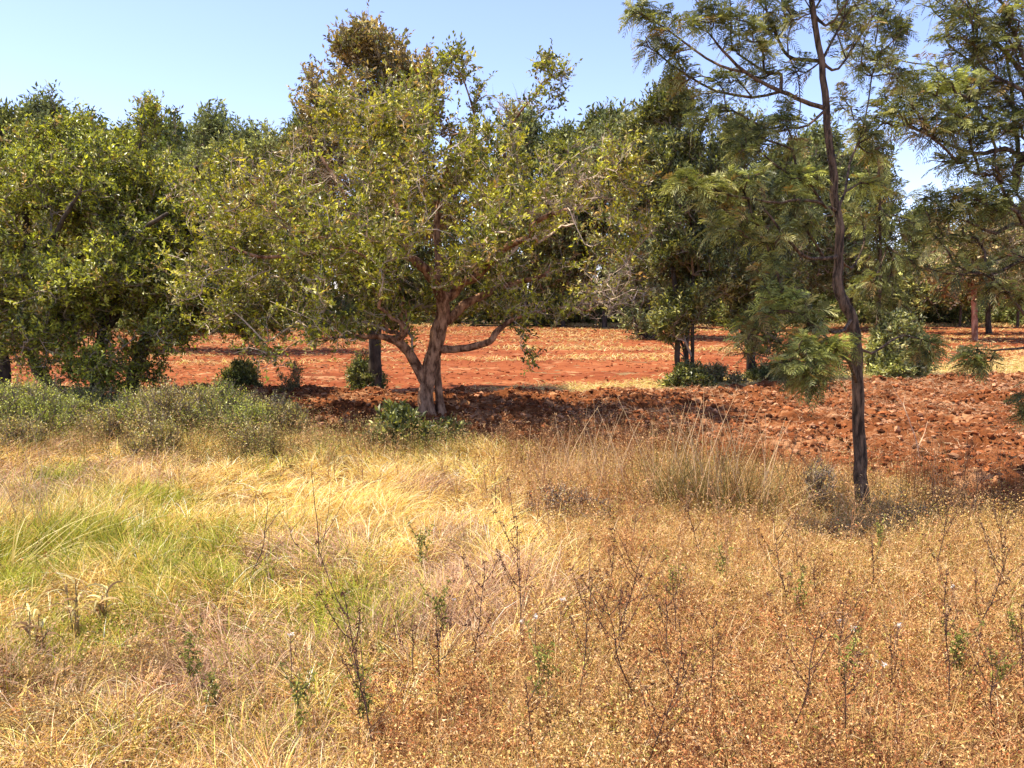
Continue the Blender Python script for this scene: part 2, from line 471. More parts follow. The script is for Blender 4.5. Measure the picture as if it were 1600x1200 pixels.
# ================================================================== TREES
# ---- the spreading tree in the middle
Y0 = depth(658)
sk = [
 (px_chain([(668, 664, 0), (665, 630, 0), (668, 600, 0), (672, 570, 0), (680, 545, 0)], Y0), [.21, .14, .125, .125, .13], None),          # 0
 (px_chain([(692, 664, .12), (687, 625, .1), (683, 585, .08), (681, 548, .05)], Y0), [.12, .07, .06, .07], None),                        # 1
 (px_chain([(662, 592, 0), (645, 560, -.1), (622, 534, -.3), (585, 526, -.5), (540, 526, -.7), (505, 529, -.8)], Y0), [.095, .085, .075, .036, .024, .014], (0, 2)),
 (px_chain([(632, 510, -.2), (627, 470, -.1), (612, 435, 0), (590, 405, -.1), (560, 390, -.3), (520, 372, -.5)], Y0), [.07, .062, .055, .05, .042, .035], (2, 2)),
 (px_chain([(684, 520, 0), (692, 490, 0), (690, 465, -.1), (678, 438, -.2), (662, 418, -.3), (641, 402, -.4), (630, 380, -.5), (626, 350, -.5), (618, 312, -.4)], Y0), [.145, .12, .10, .095, .085, .075, .065, .055, .04], (0, 4)),
 (px_chain([(700, 500, .1), (722, 478, .2), (748, 465, .3), (775, 452, .3), (810, 440, .2), (850, 430, 0)], Y0), [.09, .08, .07, .055, .04, .03], (4, 1)),
 (px_chain([(705, 462, 0), (722, 442, -.1), (745, 432, -.3), (768, 408, -.5), (795, 383, -.7), (822, 372, -.8), (840, 345, -.9), (885, 328, -1.1)], Y0), [.085, .08, .07, .058, .052, .045, .038, .03], (4, 2)),
 (px_chain([(720, 545, -.1), (745, 540, -.2), (766, 533, -.3), (778, 517, -.3), (800, 500, -.2), (840, 488, 0), (890, 478, .2)], Y0), [.062, .06, .055, .05, .035, .025, .018], (0, 4)),
 (px_chain([(686, 420, .4), (684, 380, .6), (683, 345, .7), (692, 290, .7), (702, 250, .6), (708, 212, .5)], Y0), [.075, .065, .055, .04, .03, .022], (4, 3)),
 (px_chain([(740, 395, .2), (762, 360, .3), (785, 325, .4), (790, 280, .5), (788, 235, .6), (800, 195, .6), (830, 155, .6), (862, 118, .6)], Y0), [.06, .052, .042, .035, .028, .022, .016, .010], (6, 2)),
 (px_chain([(560, 350, .6), (535, 300, .8), (512, 262, .9), (485, 215, .9)], Y0), [.045, .038, .03, .02], (3, 3)),
 (px_chain([(735, 250, .6), (742, 190, .6), (728, 135, .6), (712, 100, .6)], Y0), [.03, .02, .014, .009], (8, 4)),
 (px_chain([(480, 350, .2), (440, 325, .1), (405, 300, 0), (375, 262, 0)], Y0), [.035, .03, .025, .018], (3, 5)),
 (px_chain([(490, 395, -.8), (450, 402, -1), (400, 400, -1.2), (360, 385, -1.3)], Y0), [.033, .028, .023, .016], (3, 4)),
]
blobs = [(650, 320, 215, 150, 0, 2.4), (400, 345, 125, 105, -.2, 1.9), (900, 330, 120, 120, 0, 2.0), (620, 215, 150, 90, .3, 1.7, 1.2),
         (770, 230, 70, 80, .4, 1.2), (708, 112, 30, 30, .6, .3, 5), (745, 150, 22, 26, .6, .3, 3), (862, 122, 26, 36, .6, .3, 5), (835, 165, 24, 22, .6, .3, 3), (795, 175, 26, 30, .6, .3, 2), (945, 235, 62, 48, .2, 1.1), (930, 440, 95, 55, .2, 1.5),
         (500, 450, 130, 62, -.6, 1.6), (330, 430, 75, 70, -.2, 1.4), (600, 480, 55, 45, .2, 1.1), (800, 455, 60, 45, .3, 1.2, .7), (985, 330, 38, 75, 0, 1), (500, 200, 50, 70, .5, .9), (650, 175, 45, 40, .4, .7), (600, 500, 70, 32, .4, .9, .8), (880, 470, 130, 36, .6, 1.3, .8), (400, 505, 110, 32, .3, 1.2, .8), (760, 480, 60, 26, .9, .8, .8), (700, 440, 90, 60, 1.1, .6, 1.2), (590, 440, 80, 60, -.6, .8, 1.1), (740, 400, 70, 50, -.9, .6, 1.1), (660, 490, 50, 40, 1.0, .5, 1), (560, 500, 60, 24, -.3, .8, .8), (840, 480, 70, 22, -.3, .8, .8), (640, 520, 22, 22, -.5, .4, .8), (500, 520, 80, 34, -.8, .7, 1.2), (430, 560, 50, 36, -.7, .5, .7),
         (560, 410, 120, 60, -1.5, .8, .8), (720, 340, 120, 80, -1.9, .7, .8)]
r0 = np.random.default_rng(3)
pts = blob_points(blobs, Y0, 2700, r0, 1.5)
hang = np.array([P(808 + 22 * t + 6 * math.sin(9 * t), 505 + 72 * t, Y0 - .2) for t in np.linspace(0, 1, 9)])
pts = np.concatenate([pts, hang])
bare_c = [P(890, 320, Y0), P(440, 250, Y0), P(950, 460, Y0), P(400, 570, Y0), P(800, 175, Y0), P(520, 270, Y0)]
def bare_main(s, r):
    k = r.random(len(s)) > .30
    for c, q in zip(bare_c, (.7, .45, .65, .4, .5, .5)):
        d = np.linalg.norm((s - c) * [1, .4, 1], axis=1)
        k &= ~((d < q) & (r.random(len(s)) < .75))
    return k
def patch_main(pos, cols, r):
    # whole limbs whose leaves have turned yellow
    n = fbm(pos[:, 0] + pos[:, 1] * .5, pos[:, 2], .9, 2, 4)
    w = .35 * smooth(.55, .75, n)[:, None]
    return cols * (1 - w) + cols * np.array([1.45, 1.22, .9]) * w
tree('broadleaf_tree', 'wide spreading green tree with forked reddish trunk standing alone before the red field', 'tree', P(672, 658, Y0), sk, pts,
     broad_leafer(PAL_OLIVE, .080, .040, 5, 8, .24, bare=bare_main, patch=patch_main, twigcol=(.48, .38, .28)), M_BARK, .005, .22, seed=1, twigcol=(.46, .36, .26))

# ---- generic broadleaf tree
def simple_tree(name, label, cat, base_px, chain, rads, blobs, n, seed, pal, bark=M_BARKD, ln=.09, K=5, L=9, tl=.28, extra=(), Y=None, far=0, bf=.25, group=None, up=.35,
                twig_r=.006, clump=.9, twigcol=(.28, .22, .16), thr=.02, wd=.45):
    Yb = depth(base_px[1]) if Y is None else Y
    c = [P(base_px[0], base_px[1], Yb)] + px_chain(chain, Yb)
    sk = [(c, rads, None)] + [(px_chain(e[0], Yb), e[1], e[2]) for e in extra]
    r = np.random.default_rng(seed)
    pts = blob_points(blobs, Yb, n, r, clump)
    base = P(base_px[0], base_px[1], Yb)
    if Y is not None:
        base = np.array([base[0], base[1], 0.0]); sk[0][0][0] = base
    return tree(name, label, cat, base, sk, pts, broad_leafer(pal, ln, ln * wd, K, L, tl, up, far=far, twigcol=twigcol, thr=thr), bark, twig_r, bf, seed=seed, group=group, twigcol=twigcol)

# tree behind the middle one, its brown top shows above
simple_tree('broadleaf_tree', 'tall tree with browning top rising behind the wide spreading tree, ivy round its trunk', 'tree', (585, 618),
    [(586, 560, 0), (588, 500, .2), (590, 420, .3), (592, 330, .4), (590, 240, .5), (585, 150, .5)], [.17, .135, .13, .12, .10, .07, .04],
    [(572, 80, 62, 36, .4, 1.2, 1.8), (620, 115, 62, 40, .4, 1.3, 1.5), (540, 165, 72, 55, .3, 1.4), (640, 185, 60, 60, .5, 1.3), (560, 260, 110, 80, .4, 1.5), (680, 290, 80, 90, .6, 1.3, .6)],
    900, 21, PAL_BROWN, ln=.115, K=5, L=8, tl=.3)

# left trees
simple_tree('broadleaf_tree', 'green tree with dark curved trunk leaning left over the grey-green scrub', 'tree', (92, 640),
    [(78, 605, 0), (52, 565, .1), (56, 510, .1), (60, 470, .1), (48, 415, .1), (40, 350, .1), (38, 280, .1)], [.13, .11, .10, .095, .09, .08, .06, .04],
    [(60, 340, 112, 95, 0, 1.8), (150, 315, 88, 78, .3, 1.6), (30, 245, 60, 50, 0, 1.2), (40, 470, 90, 70, -.8, 1.4), (150, 450, 80, 60, -.7, 1.2), (-60, 380, 100, 140, 0, 2), (52, 205, 20, 26, .2, .4, 1.6), (112, 215, 26, 30, .2, .5), (90, 190, 10, 24, .2, .25, 2), (30, 555, 45, 30, -.8, .8, .9), (110, 560, 50, 34, -.5, .8, .9), (95, 600, 40, 20, -.4, .6, .6)],
    1350, 31, PAL_GREEN, ln=.085, K=5, L=8,
    extra=[([(95, 430, -.3), (130, 395, -.5), (170, 365, -.7)], [.05, .04, .025], (0, 4)), ([(80, 380, -.5), (100, 340, -.8), (125, 300, -.9)], [.05, .04, .025], (0, 5))])
simple_tree('broadleaf_tree', 'green tree with upright twiggy top, low forked trunk among the left scrub', 'tree', (150, 636),
    [(152, 590, 0), (156, 545, 0), (165, 500, .1), (175, 440, .2), (190, 370, .4), (205, 300, .5), (220, 220, .6)], [.14, .12, .11, .10, .085, .07, .05, .02],
    [(225, 195, 22, 32, .6, .4, 2.4), (200, 270, 70, 60, .5, 1.3), (185, 390, 100, 90, 0, 1.7), (110, 510, 75, 45, -.6, 1.2), (230, 470, 85, 70, -.4, 1.4), (165, 565, 60, 32, -.8, .9, .7), (125, 205, 30, 28, .6, .5, .7), (270, 520, 55, 35, -.5, 1), (180, 590, 50, 26, -.4, .7, .8), (20, 510, 60, 30, -.9, .9, .6)],
    1250, 32, PAL_GREEN, ln=.085, K=5, L=8,
    extra=[([(195, 385, -.6), (235, 350, -1.0), (262, 335, -1.1)], [.05, .045, .03], (0, 5)), ([(120, 500, -.4), (95, 520, -.8), (75, 530, -1)], [.05, .035, .02], (0, 3))])
simple_tree('broadleaf_tree', 'olive-leaved tree with short dark trunk at the right end of the left thicket', 'tree', (212, 630),
    [(208, 590, 0), (222, 545, .1), (240, 500, .2), (262, 440, .3), (285, 380, .4), (300, 310, .4), (305, 260, .5)], [.15, .13, .12, .10, .085, .06, .05, .03],
    [(300, 300, 85, 60, .3, 1.5), (330, 400, 100, 80, .2, 1.6), (260, 360, 80, 90, .2, 1.4), (380, 475, 75, 50, .2, 1.2), (270, 470, 65, 50, 0, 1.1), (215, 560, 40, 30, -.4, .7, .9), (240, 595, 36, 24, -.3, .6, .8), (420, 520, 50, 26, .1, .8, .6)],
    1150, 33, PAL_OLIVE, ln=.08, K=5, L=9)
simple_tree('broadleaf_tree', 'dark tree cut off by the left border with a black trunk', 'tree', (-2, 628),
    [(8, 590, 0), (2, 550, .1), (-15, 500, .2), (-30, 430, .3), (-40, 340, .3)], [.13, .11, .10, .08, .06, .04],
    [(-60, 330, 105, 110, .2, 1.7), (-20, 470, 80, 80, 0, 1.4), (0, 560, 45, 30, 0, .8)],
    500, 34, PAL_GREEN, ln=.09, K=5, L=9)
simple_tree('broadleaf_tree', 'slender bushy tree with dark glossy foliage filling the gap behind the left thicket', 'tree', (262, 552),
    [(270, 500, 0), (300, 420, .2), (345, 330, .3), (350, 260, .3)], [.14, .12, .10, .07, .04],
    [(345, 300, 110, 80, 0, 2.5), (250, 330, 90, 90, .4, 2.2), (440, 280, 60, 60, .5, 2), (360, 420, 110, 70, .3, 2.4), (420, 230, 30, 35, .4, .8), (120, 340, 120, 110, 1, 2.4)],
    1200, 35, PAL_DARK[1:], ln=.15, K=5, L=8, tl=.4, far=1)

# columnar trees right of the middle
def columnar(label, base_px, stems, blobs, n, seed, pal, ln=.11, Y=None, K=6, up=1.1, L=9):
    Yb = depth(base_px[1])
    sk = []
    for st, rr in stems:
        c = px_chain([(base_px[0] + st[0][0], base_px[1], st[0][1])] + list(st[1:]), Yb)
        sk.append((c, rr, None))
    r = np.random.default_rng(seed)
    pts = blob_points(blobs, Yb, n, r, 1.2)
    return tree('slender_tree', label, 'tree', P(*base_px, Yb), sk, pts, broad_leafer(pal, ln, ln * .38, K, L, .32, up, thr=.022), M_BARKD, .007, .45, seed=seed)
columnar('tall narrow dark-leaved tree on several thin stems at the edge of the ploughed strip', (1075, 607),
    [([(-12, 0), (1058, 560, 0), (1055, 480, 0), (1052, 400, 0), (1048, 300, 0), (1045, 200, 0), (1047, 120, 0)], [.07, .065, .06, .055, .045, .03, .015]),
     ([(2, .1), (1072, 560, .1), (1075, 480, .1), (1080, 380, .1), (1085, 280, .1), (1095, 210, .1)], [.06, .055, .05, .045, .04, .02]),
     ([(10, -.2), (1082, 560, -.2), (1082, 500, -.2), (1083, 430, -.2), (1088, 350, -.2)], [.05, .045, .042, .035, .02])],
    [(1046, 150, 18, 48, 0, .35, 3.2), (1062, 205, 24, 50, 0, .4, 2.2), (1022, 190, 10, 45, .2, .25, 2.5), (985, 235, 16, 45, .6, .4, 1.6), (1050, 240, 34, 60, 0, .6), (1062, 340, 52, 80, 0, .9, 1.2), (1070, 440, 56, 75, 0, 1, 1.3), (1060, 500, 42, 40, 0, .8), (1105, 250, 40, 60, .2, .7), (1125, 340, 42, 70, .2, .8), (1120, 430, 40, 60, .1, .7), (1012, 220, 16, 50, .2, .3, .8)],
    1500, 41, PAL_DARK)
columnar('smaller dark slender tree with single thick trunk to the right of the tall narrow one', (1172, 597),
    [([(2, 0), (1174, 550, 0), (1172, 500, 0), (1168, 430, 0), (1165, 350, 0), (1160, 270, 0), (1158, 200, 0)], [.12, .10, .09, .075, .06, .04, .02])],
    [(1160, 240, 36, 60, 0, .7), (1170, 330, 50, 70, 0, .9), (1165, 430, 50, 70, 0, .9), (1180, 510, 40, 40, 0, .8), (1210, 330, 40, 80, .5, .8), (1215, 440, 40, 60, .3, .8), (1190, 550, 32, 30, .1, .6, .7)],
    1050, 42, PAL_DARK, K=5)

# ---- front grevillea
def grev_blob(cs, Y, r, per=1.0):
    out = []
    for c in cs:
        cx, cy, rx, ry, dY = c[:5]; n = c[5] if len(c) > 5 else 10
        s = (Y + dY) / F; q = unit(r.normal(size=(n, 3))) * (r.random((n, 1)) ** .4)
        out.append(P(cx, cy, Y + dY) + q * np.array([rx * s, (rx + ry) * .5 * s, ry * s]))
    return np.concatenate(out)
Yg = depth(798)
r1 = np.random.default_rng(8)
sk = [
 (px_chain([(1348, 800, 0), (1344, 740, 0), (1342, 680, 0), (1340, 600, 0), (1337, 540, 0), (1332, 497, 0), (1318, 470, 0), (1309, 445, 0), (1310, 400, 0), (1308, 330, 0), (1299, 250, 0), (1291, 170, 0), (1284, 95, 0), (1270, 20, 0), (1261, -60, 0), (1256, -160, 0), (1258, -260, 0)], Yg),
    [.078, .060, .055, .051, .049, .048, .050, .046, .040, .037, .033, .031, .029, .025, .021, .015, .008], None),
 (px_chain([(1255, 158, -.05), (1220, 143, -.1), (1165, 113, -.2), (1130, 80, -.3), (1106, 50, -.3)], Yg), [.020, .018, .015, .011, .006], (0, 11)),
 (px_chain([(1125, 103, -.1), (1082, 76, 0), (1042, 46, .1), (995, 18, .2)], Yg), [.011, .010, .008, .005], (1, 2)),
 (px_chain([(1175, 152, .1), (1120, 143, .2), (1070, 115, .3), (1030, 85, .3), (1008, 58, .3)], Yg), [.012, .011, .010, .008, .005], (1, 1)),
 (px_chain([(1262, 94, .1), (1232, 88, .2), (1215, 60, .3), (1198, 18, .3), (1186, -40, .3)], Yg), [.017, .015, .013, .010, .006], (0, 12)),
 (px_chain([(1262, 196, -.1), (1235, 200, -.2), (1205, 208, -.3), (1165, 215, -.3)], Yg), [.011, .010, .009, .005], (0, 11)),
 (px_chain([(1248, 120, .1), (1251, 160, 0), (1244, 205, -.1), (1226, 268, -.1)], Yg), [.006, .005, .005, .004], (4, 1)),
 (px_chain([(1285, 318, -.2), (1255, 313, -.5), (1200, 316, -.7), (1140, 305, -.8), (1095, 290, -.8)], Yg), [.014, .012, .010, .008, .005], (0, 9)),
 (px_chain([(1288, 404, -.2), (1258, 400, -.4), (1232, 376, -.6), (1210, 348, -.7), (1190, 318, -.7)], Yg), [.016, .014, .013, .010, .006], (0, 8)),
 (px_chain([(1310, 520, -.3), (1280, 505, -.5), (1240, 490, -.6), (1190, 488, -.7)], Yg), [.014, .012, .009, .005], (0, 5)),
 (px_chain([(1322, 558, -.4), (1300, 555, -.7), (1278, 562, -.9)], Yg), [.016, .013, .008], (0, 3)),
 (px_chain([(1320, 300, .1), (1328, 255, .3), (1340, 226, .4), (1362, 214, .5)], Yg), [.012, .010, .009, .006], (0, 9)),
 (px_chain([(1300, 110, .1), (1322, 92, .3), (1345, 55, .5), (1375, 10, .6)], Yg), [.012, .010, .009, .005], (0, 12)),
 (px_chain([(1290, 40, -.1), (1315, 15, -.2), (1340, -20, -.3)], Yg), [.012, .009, .005], (0, 13)),
 (px_chain([(1362, 552, .2), (1388, 535, .4), (1412, 524, .5), (1440, 530, .5)], Yg), [.012, .010, .008, .005], (0, 4)),
 (px_chain([(1330, 420, .3), (1350, 380, .5), (1345, 330, .6)], Yg), [.010, .008, .005], (0, 8)),
]
cl = [(1000, 15, 28, 22, .2, 18), (1022, 55, 26, 28, .2, 20), (1045, 35, 22, 20, .2, 10), (1060, 90, 22, 22, .2, 14), (1100, 35, 28, 24, -.3, 22), (1108, -20, 40, 25, -.3, 20), (1150, 45, 30, 26, -.2, 22), (1175, 80, 30, 15, -.1, 16), (1205, 30, 26, 30, .3, 22), (1190, -30, 50, 40, .3, 30),
      (1070, 125, 30, 12, .2, 12), (1140, 130, 26, 14, .1, 12), (1130, 175, 30, 14, .1, 12), (1195, 120, 26, 12, 0, 12), (1245, 110, 20, 16, .1, 8), (1170, 212, 36, 22, -.3, 26), (1215, 190, 28, 14, -.2, 14), (1235, 170, 18, 12, -.1, 6), (1235, 20, 24, 40, .1, 16), (1100, 175, 30, 30, .3, 16),
      (1062, 285, 26, 18, -.8, 14), (1110, 296, 38, 26, -.8, 24), (1170, 285, 34, 28, -.7, 22), (1228, 312, 30, 18, -.5, 12), (1252, 282, 32, 16, -.3, 26), (1140, 345, 42, 24, -.7, 24), (1200, 365, 36, 22, -.6, 16), (1250, 350, 30, 24, -.4, 18), (1170, 235, 30, 18, -.4, 12), (1205, 415, 30, 18, -.6, 10),
      (1225, 468, 40, 26, -.6, 34), (1265, 500, 28, 20, -.6, 16), (1180, 502, 30, 18, -.7, 14), (1250, 555, 36, 34, -.9, 50), (1285, 548, 30, 30, -.7, 40), (1268, 590, 28, 18, -.9, 20), (1322, 548, 16, 14, -.4, 8), (1160, 540, 24, 20, -.7, 8),
      (1350, 290, 22, 16, .5, 14), (1345, 200, 26, 14, .4, 12), (1365, 225, 24, 20, .5, 16), (1320, 160, 16, 16, .3, 8), (1330, 35, 30, 34, .3, 26), (1372, 20, 34, 40, .6, 30), (1350, 90, 34, 30, .5, 22), (1400, 60, 22, 34, .6, 18), (1310, -30, 50, 40, .1, 26), (1395, 120, 20, 22, .6, 10),
      (1450, 543, 17, 15, .5, 22), (1340, 340, 20, 20, .6, 10), (1260, -120, 60, 80, 0, 50), (1240, 235, 22, 10, -.2, 5)]
tree('silky_oak_tree', 'juvenile fern-leaved tree with thin kinked bare trunk nearest to us on the right', 'tree', P(1348, 798, Yg), sk, grev_blob(cl, Yg, r1),
     frond_leafer(PAL_GREV, .165, 5, 7, .0088, .02, wide=.42, droop=.45, sunny=[(P(1282, 545, Yg - .8), .2), (P(1228, 458, Yg - .6), .18), (P(1252, 275, Yg - .3), .12), (P(1352, 286, Yg + .5), .11), (P(1320, 540, Yg - .4), .1)]), M_BARKG, .004, .5, sides=12, seed=51, twigcol=(.14, .10, .07), limb_cut=.001)

# ---- sapling grevillea behind it
Ys = 20.9
sk = [(px_chain([(1372, 620, 0), (1372, 560, 0), (1373, 480, 0), (1376, 400, 0), (1375, 320, 0), (1371, 238, 0)], Ys), [.06, .055, .048, .04, .03, .012], None)]
sk[0][0][0] = np.array([sk[0][0][0][0], Ys, 0.0])
cl = [(1371, 250, 26, 12, 0, 9), (1385, 300, 40, 14, 0, 14), (1370, 350, 48, 18, 0, 20), (1385, 400, 46, 24, 0, 24), (1365, 450, 48, 28, 0, 26), (1395, 480, 30, 24, 0, 14), (1420, 360, 28, 20, 0, 12), (1440, 410, 30, 24, 0, 12)]
tree('silky_oak_sapling', 'thin upright fern-leaved sapling just behind the kinked bare trunk', 'sapling', sk[0][0][0], sk, grev_blob(cl, Ys, r1),
     frond_leafer(PAL_GREV, .36, 6, 7, .020, .03), M_BARKG, .009, .6, seed=52, twigcol=(.14, .11, .08), limb_cut=.001)

# ---- right grevillea, trunk outside the picture
Yr = 9.0
sk = [(px_chain([(1690, 700, 0), (1685, 560, 0), (1675, 430, 0), (1665, 300, 0), (1655, 180, 0), (1650, 60, 0), (1645, -80, 0), (1640, -240, 0)], Yr), [.11, .10, .09, .085, .075, .06, .04, .02], None),
      (px_chain([(1600, 352, -.2), (1555, 365, -.3), (1525, 352, -.4), (1490, 335, -.5)], Yr), [.022, .018, .014, .008], (0, 2)),
      (px_chain([(1610, 405, -.3), (1560, 425, -.4), (1510, 430, -.5), (1450, 420, -.5)], Yr), [.02, .016, .010, .006], (0, 2)),
      (px_chain([(1600, 240, 0), (1570, 232, 0), (1520, 240, -.2), (1460, 215, -.3), (1400, 190, -.4)], Yr), [.03, .026, .02, .014, .008], (0, 4)),
      (px_chain([(1610, 120, 0), (1570, 80, .1), (1530, 30, .1), (1500, -20, .1)], Yr), [.028, .024, .016, .008], (0, 5)),
      (px_chain([(1640, 540, -.3), (1590, 545, -.4), (1555, 548, -.5), (1528, 545, -.5)], Yr), [.018, .014, .010, .006], (0, 1)),
      (px_chain([(1585, 290, .1), (1590, 220, .2), (1582, 150, .2), (1572, 60, .2)], Yr), [.028, .024, .018, .01], (3, 0))]
cl = [(1500, 60, 34, 50, .1, 40), (1550, 60, 50, 55, .1, 70), (1600, 40, 50, 60, .1, 50), (1560, 140, 60, 40, .1, 60), (1500, 140, 46, 30, -.1, 45), (1440, 130, 44, 28, -.2, 36), (1400, 170, 44, 30, -.4, 36), (1460, 190, 46, 28, -.3, 46), (1530, 200, 50, 30, -.2, 50), (1600, 190, 50, 50, 0, 50),
      (1385, 100, 24, 20, -.3, 12), (1570, 270, 50, 26, 0, 40), (1500, 250, 40, 16, -.2, 20), (1360, 200, 26, 18, -.4, 14), (1500, 310, 46, 22, -.4, 44), (1545, 330, 36, 22, -.3, 28), (1470, 335, 30, 18, -.4, 18), (1600, 320, 30, 30, -.1, 20), (1460, 370, 26, 14, -.4, 10), (1520, 375, 36, 14, -.3, 10),
      (1525, 556, 25, 15, -.5, 26), (1590, 410, 30, 22, -.3, 14), (1620, 630, 34, 26, -.6, 30), (1500, 425, 50, 16, -.5, 12), (1570, 455, 40, 20, -.4, 14), (1500, -20, 70, 50, .1, 50)]
tree('silky_oak_tree', 'large fern-leaved tree leaning in from beyond the right border', 'tree', np.array([P(1690, 700, Yr)[0], Yr, 0]), sk, grev_blob(cl, Yr, r1),
     frond_leafer(PAL_GREV, .20, 4, 7, .0105, .03, wide=.42, droop=.45, sunny=[(P(1470, 150, Yr - .2), .25), (P(1520, 110, Yr - .2), .2), (P(1400, 180, Yr - .4), .15), (P(1600, 290, Yr), .2)]), M_BARKG, .005, .5, seed=53, twigcol=(.10, .075, .055), limb_cut=.001)
o = [x for x in C.objects if x.name.startswith('silky_oak_tree')][-1]

# ================================================================== MIDDLE AND FAR TREES
simple_tree('field_tree', 'tree with sunlit orange trunk standing in the far right of the red field', 'tree', (1523, 534),
    [(1523, 500, 0), (1522, 450, 0), (1520, 410, .2), (1515, 360, .4)], [.15, .14, .12, .10, .05],
    [(1520, 430, 50, 42, 0, 3), (1500, 400, 60, 40, .5, 3), (1550, 390, 55, 50, .5, 3), (1510, 350, 50, 30, .5, 3, .6), (1590, 420, 50, 50, .5, 3)], 420, 61, PAL_BROWN, M_BARKR, ln=.26, K=4, L=7, tl=.7, far=1, twig_r=.02, thr=.06)
simple_tree('field_tree', 'small dark-trunked tree just behind the orange-trunked tree', 'tree', (1545, 523),
    [(1544, 490, 0), (1546, 450, 0), (1550, 410, 0)], [.18, .14, .12, .05],
    [(1560, 440, 60, 45, 0, 3.5), (1620, 420, 60, 60, 0, 3.5), (1470, 440, 50, 40, 0, 3)], 420, 62, PAL_DARK, ln=.30, K=4, L=7, tl=.8, far=1, twig_r=.02, thr=.06)
simple_tree('field_tree', 'pale green tree with low bushy foot behind the tall narrow dark tree', 'tree', (1012, 530),
    [(1030, 500, 0), (1032, 440, 0), (1025, 340, 0), (1010, 250, 0)], [.3, .26, .22, .16, .06],
    [(1000, 230, 42, 55, 0, 2), (1010, 320, 60, 80, 0, 3), (1010, 430, 60, 60, 0, 3), (1010, 510, 46, 20, -1, 2.5, .8), (950, 260, 50, 60, 2, 2.5), (1060, 300, 60, 90, 1, 3)], 1000, 63, PAL_BLUE, ln=.24, K=5, L=8, tl=.7, far=1, up=.9, twig_r=.02, thr=.06)

def bush(name, label, cat, px, w, h, seed, pal, Y=None, ln=.05, n=220, K=5, L=8, group=None, up=.6, tl=.16, leaf_w=.4, nst=7, far=0, flat=1.0):
    """shrub of real size w x h metres, several stems from one foot"""
    r = np.random.default_rng(seed)
    if isinstance(px, np.ndarray): b = px
    else:
        b = G(*px) if Y is None else np.array([*P(px[0], px[1], Y)[:2], 0.0])
        b[2] = float(gz(b[0], b[1]))
    sk = []
    for i in range(nst):
        a = r.random() * 6.28; q = r.random() * .25
        e = b + np.array([math.cos(a) * w * q, math.sin(a) * w * q, h * (.25 + .2 * r.random())])
        sk.append(([b + np.array([math.cos(a), math.sin(a), 0]) * .02 * w, (b + e) / 2, e], [.012 * h + .004, .010 * h + .003, .007 * h + .002], None))
    d = unit(r.normal(size=(n * 2, 3))); d[:, 2] = np.abs(d[:, 2]) * 1.0 - .05
    rr = r.random(n * 2) ** .45
    p = b + d * rr[:, None] * np.array([w / 2, w / 2 * flat, h * .88]) + [0, 0, .05 * h]
    nz = vnoise(p[:, 0] * 3 / w + seed, p[:, 2] * 3 / w + p[:, 1] * 2 / w)
    p = p[np.argsort(-(nz + r.random(n * 2) * .5))[:n]]
    return tree(name, label, cat, b, sk, p, broad_leafer(pal, ln, ln * leaf_w, K, L, tl, up, thr=9, far=far), M_BARKD, .0025, .3, sub=2, sides=5, seed=seed, group=group, twigcol=(.25, .18, .11), crown_name='foliage')

# far windbreak: three kinds, then copies
def far_proto(seed, hgt, wid, pal, bare, name, ncl=330, sz=.55):
    r = np.random.default_rng(seed); base = np.array([0., 0., 0.])
    sk = [([base, [.05, 0, bare], [0.1, .1, hgt * .45], [0, 0, hgt * .75], [.1, 0, hgt * .95]], [.16, .13, .11, .07, .02], None)]
    n = ncl; t = r.random(n) ** .8; z = bare + (hgt - bare) * t
    rad = wid * .5 * (np.sin(np.pi * np.clip(t * .82 + .14, 0, 1)) ** .7) * (.75 + .5 * vnoise(z * 1.2 + seed, z * 0 + 2))
    a = r.random(n) * 6.28; q = r.random(n) ** .5
    p = np.stack([np.cos(a) * rad * q, np.sin(a) * rad * q, z], 1)
    for i in range(7):                      # upright leaders that make a ragged top
        a_ = r.random() * 6.28; q_ = wid * .36 * r.random(); z0 = hgt * (.66 + .2 * r.random()); m = 7; L_ = hgt * (.10 + .16 * r.random())
        zz = np.linspace(z0, z0 + L_, m)
        p = np.concatenate([p, np.stack([math.cos(a_) * q_ + r.normal(size=m) * .10, math.sin(a_) * q_ + r.normal(size=m) * .10, zz], 1)])
    return tree(name, 'x', 'tree', base, sk, p, broad_leafer(pal, sz, sz * .4, 5, 7, .9, .5, far=1, thr=9), M_BARKD, .025, .35, seed=seed, group='trees of the distant windbreak beyond the red field', limb_cut=.06)
PAL_FARY = [(3, (.13, .15, .04)), (3, (.18, .19, .055)), (2, (.085, .105, .03)), (1, (.25, .2, .08))]
protos = [far_proto(71, 13, 5.5, PAL_BLUE, 2.6, 'windbreak_tree', 380, .34), far_proto(72, 11.5, 6.5, PAL_FARY, 2.4, 'windbreak_tree', 380, .36), far_proto(73, 12, 5, PAL_DARK, 2.2, 'windbreak_tree', 380, .34)]
rows = []
rf = np.random.default_rng(77)
for i in range(17):                     # px across the photo
    px = -60 + i * 108 + rf.normal() * 18
    rows.append((px, 66 + rf.normal() * 1.5, i % 3, .9 + .25 * rf.random(), 0))
for i, (px, top, k, Yd) in enumerate([(85, 172, 0, 60), (30, 190, 2, 58), (345, 190, 0, 64), (275, 200, 1, 70), (400, 215, 0, 62), (480, 200, 2, 60), (820, 190, 0, 62), (880, 215, 2, 60),
                                      (945, 185, 1, 58), (1265, 215, 0, 55), (1215, 240, 1, 52), (1330, 250, 1, 58), (1430, 330, 2, 62), (1500, 360, 1, 60), (1590, 330, 0, 58), (150, 200, 1, 62), (210, 215, 2, 60)]):
    hgt = P(px, top, Yd)[2]
    rows.append((px, Yd, k, hgt / (13, 11.5, 12)[k], 1))
PH = (13, 11.5, 12)
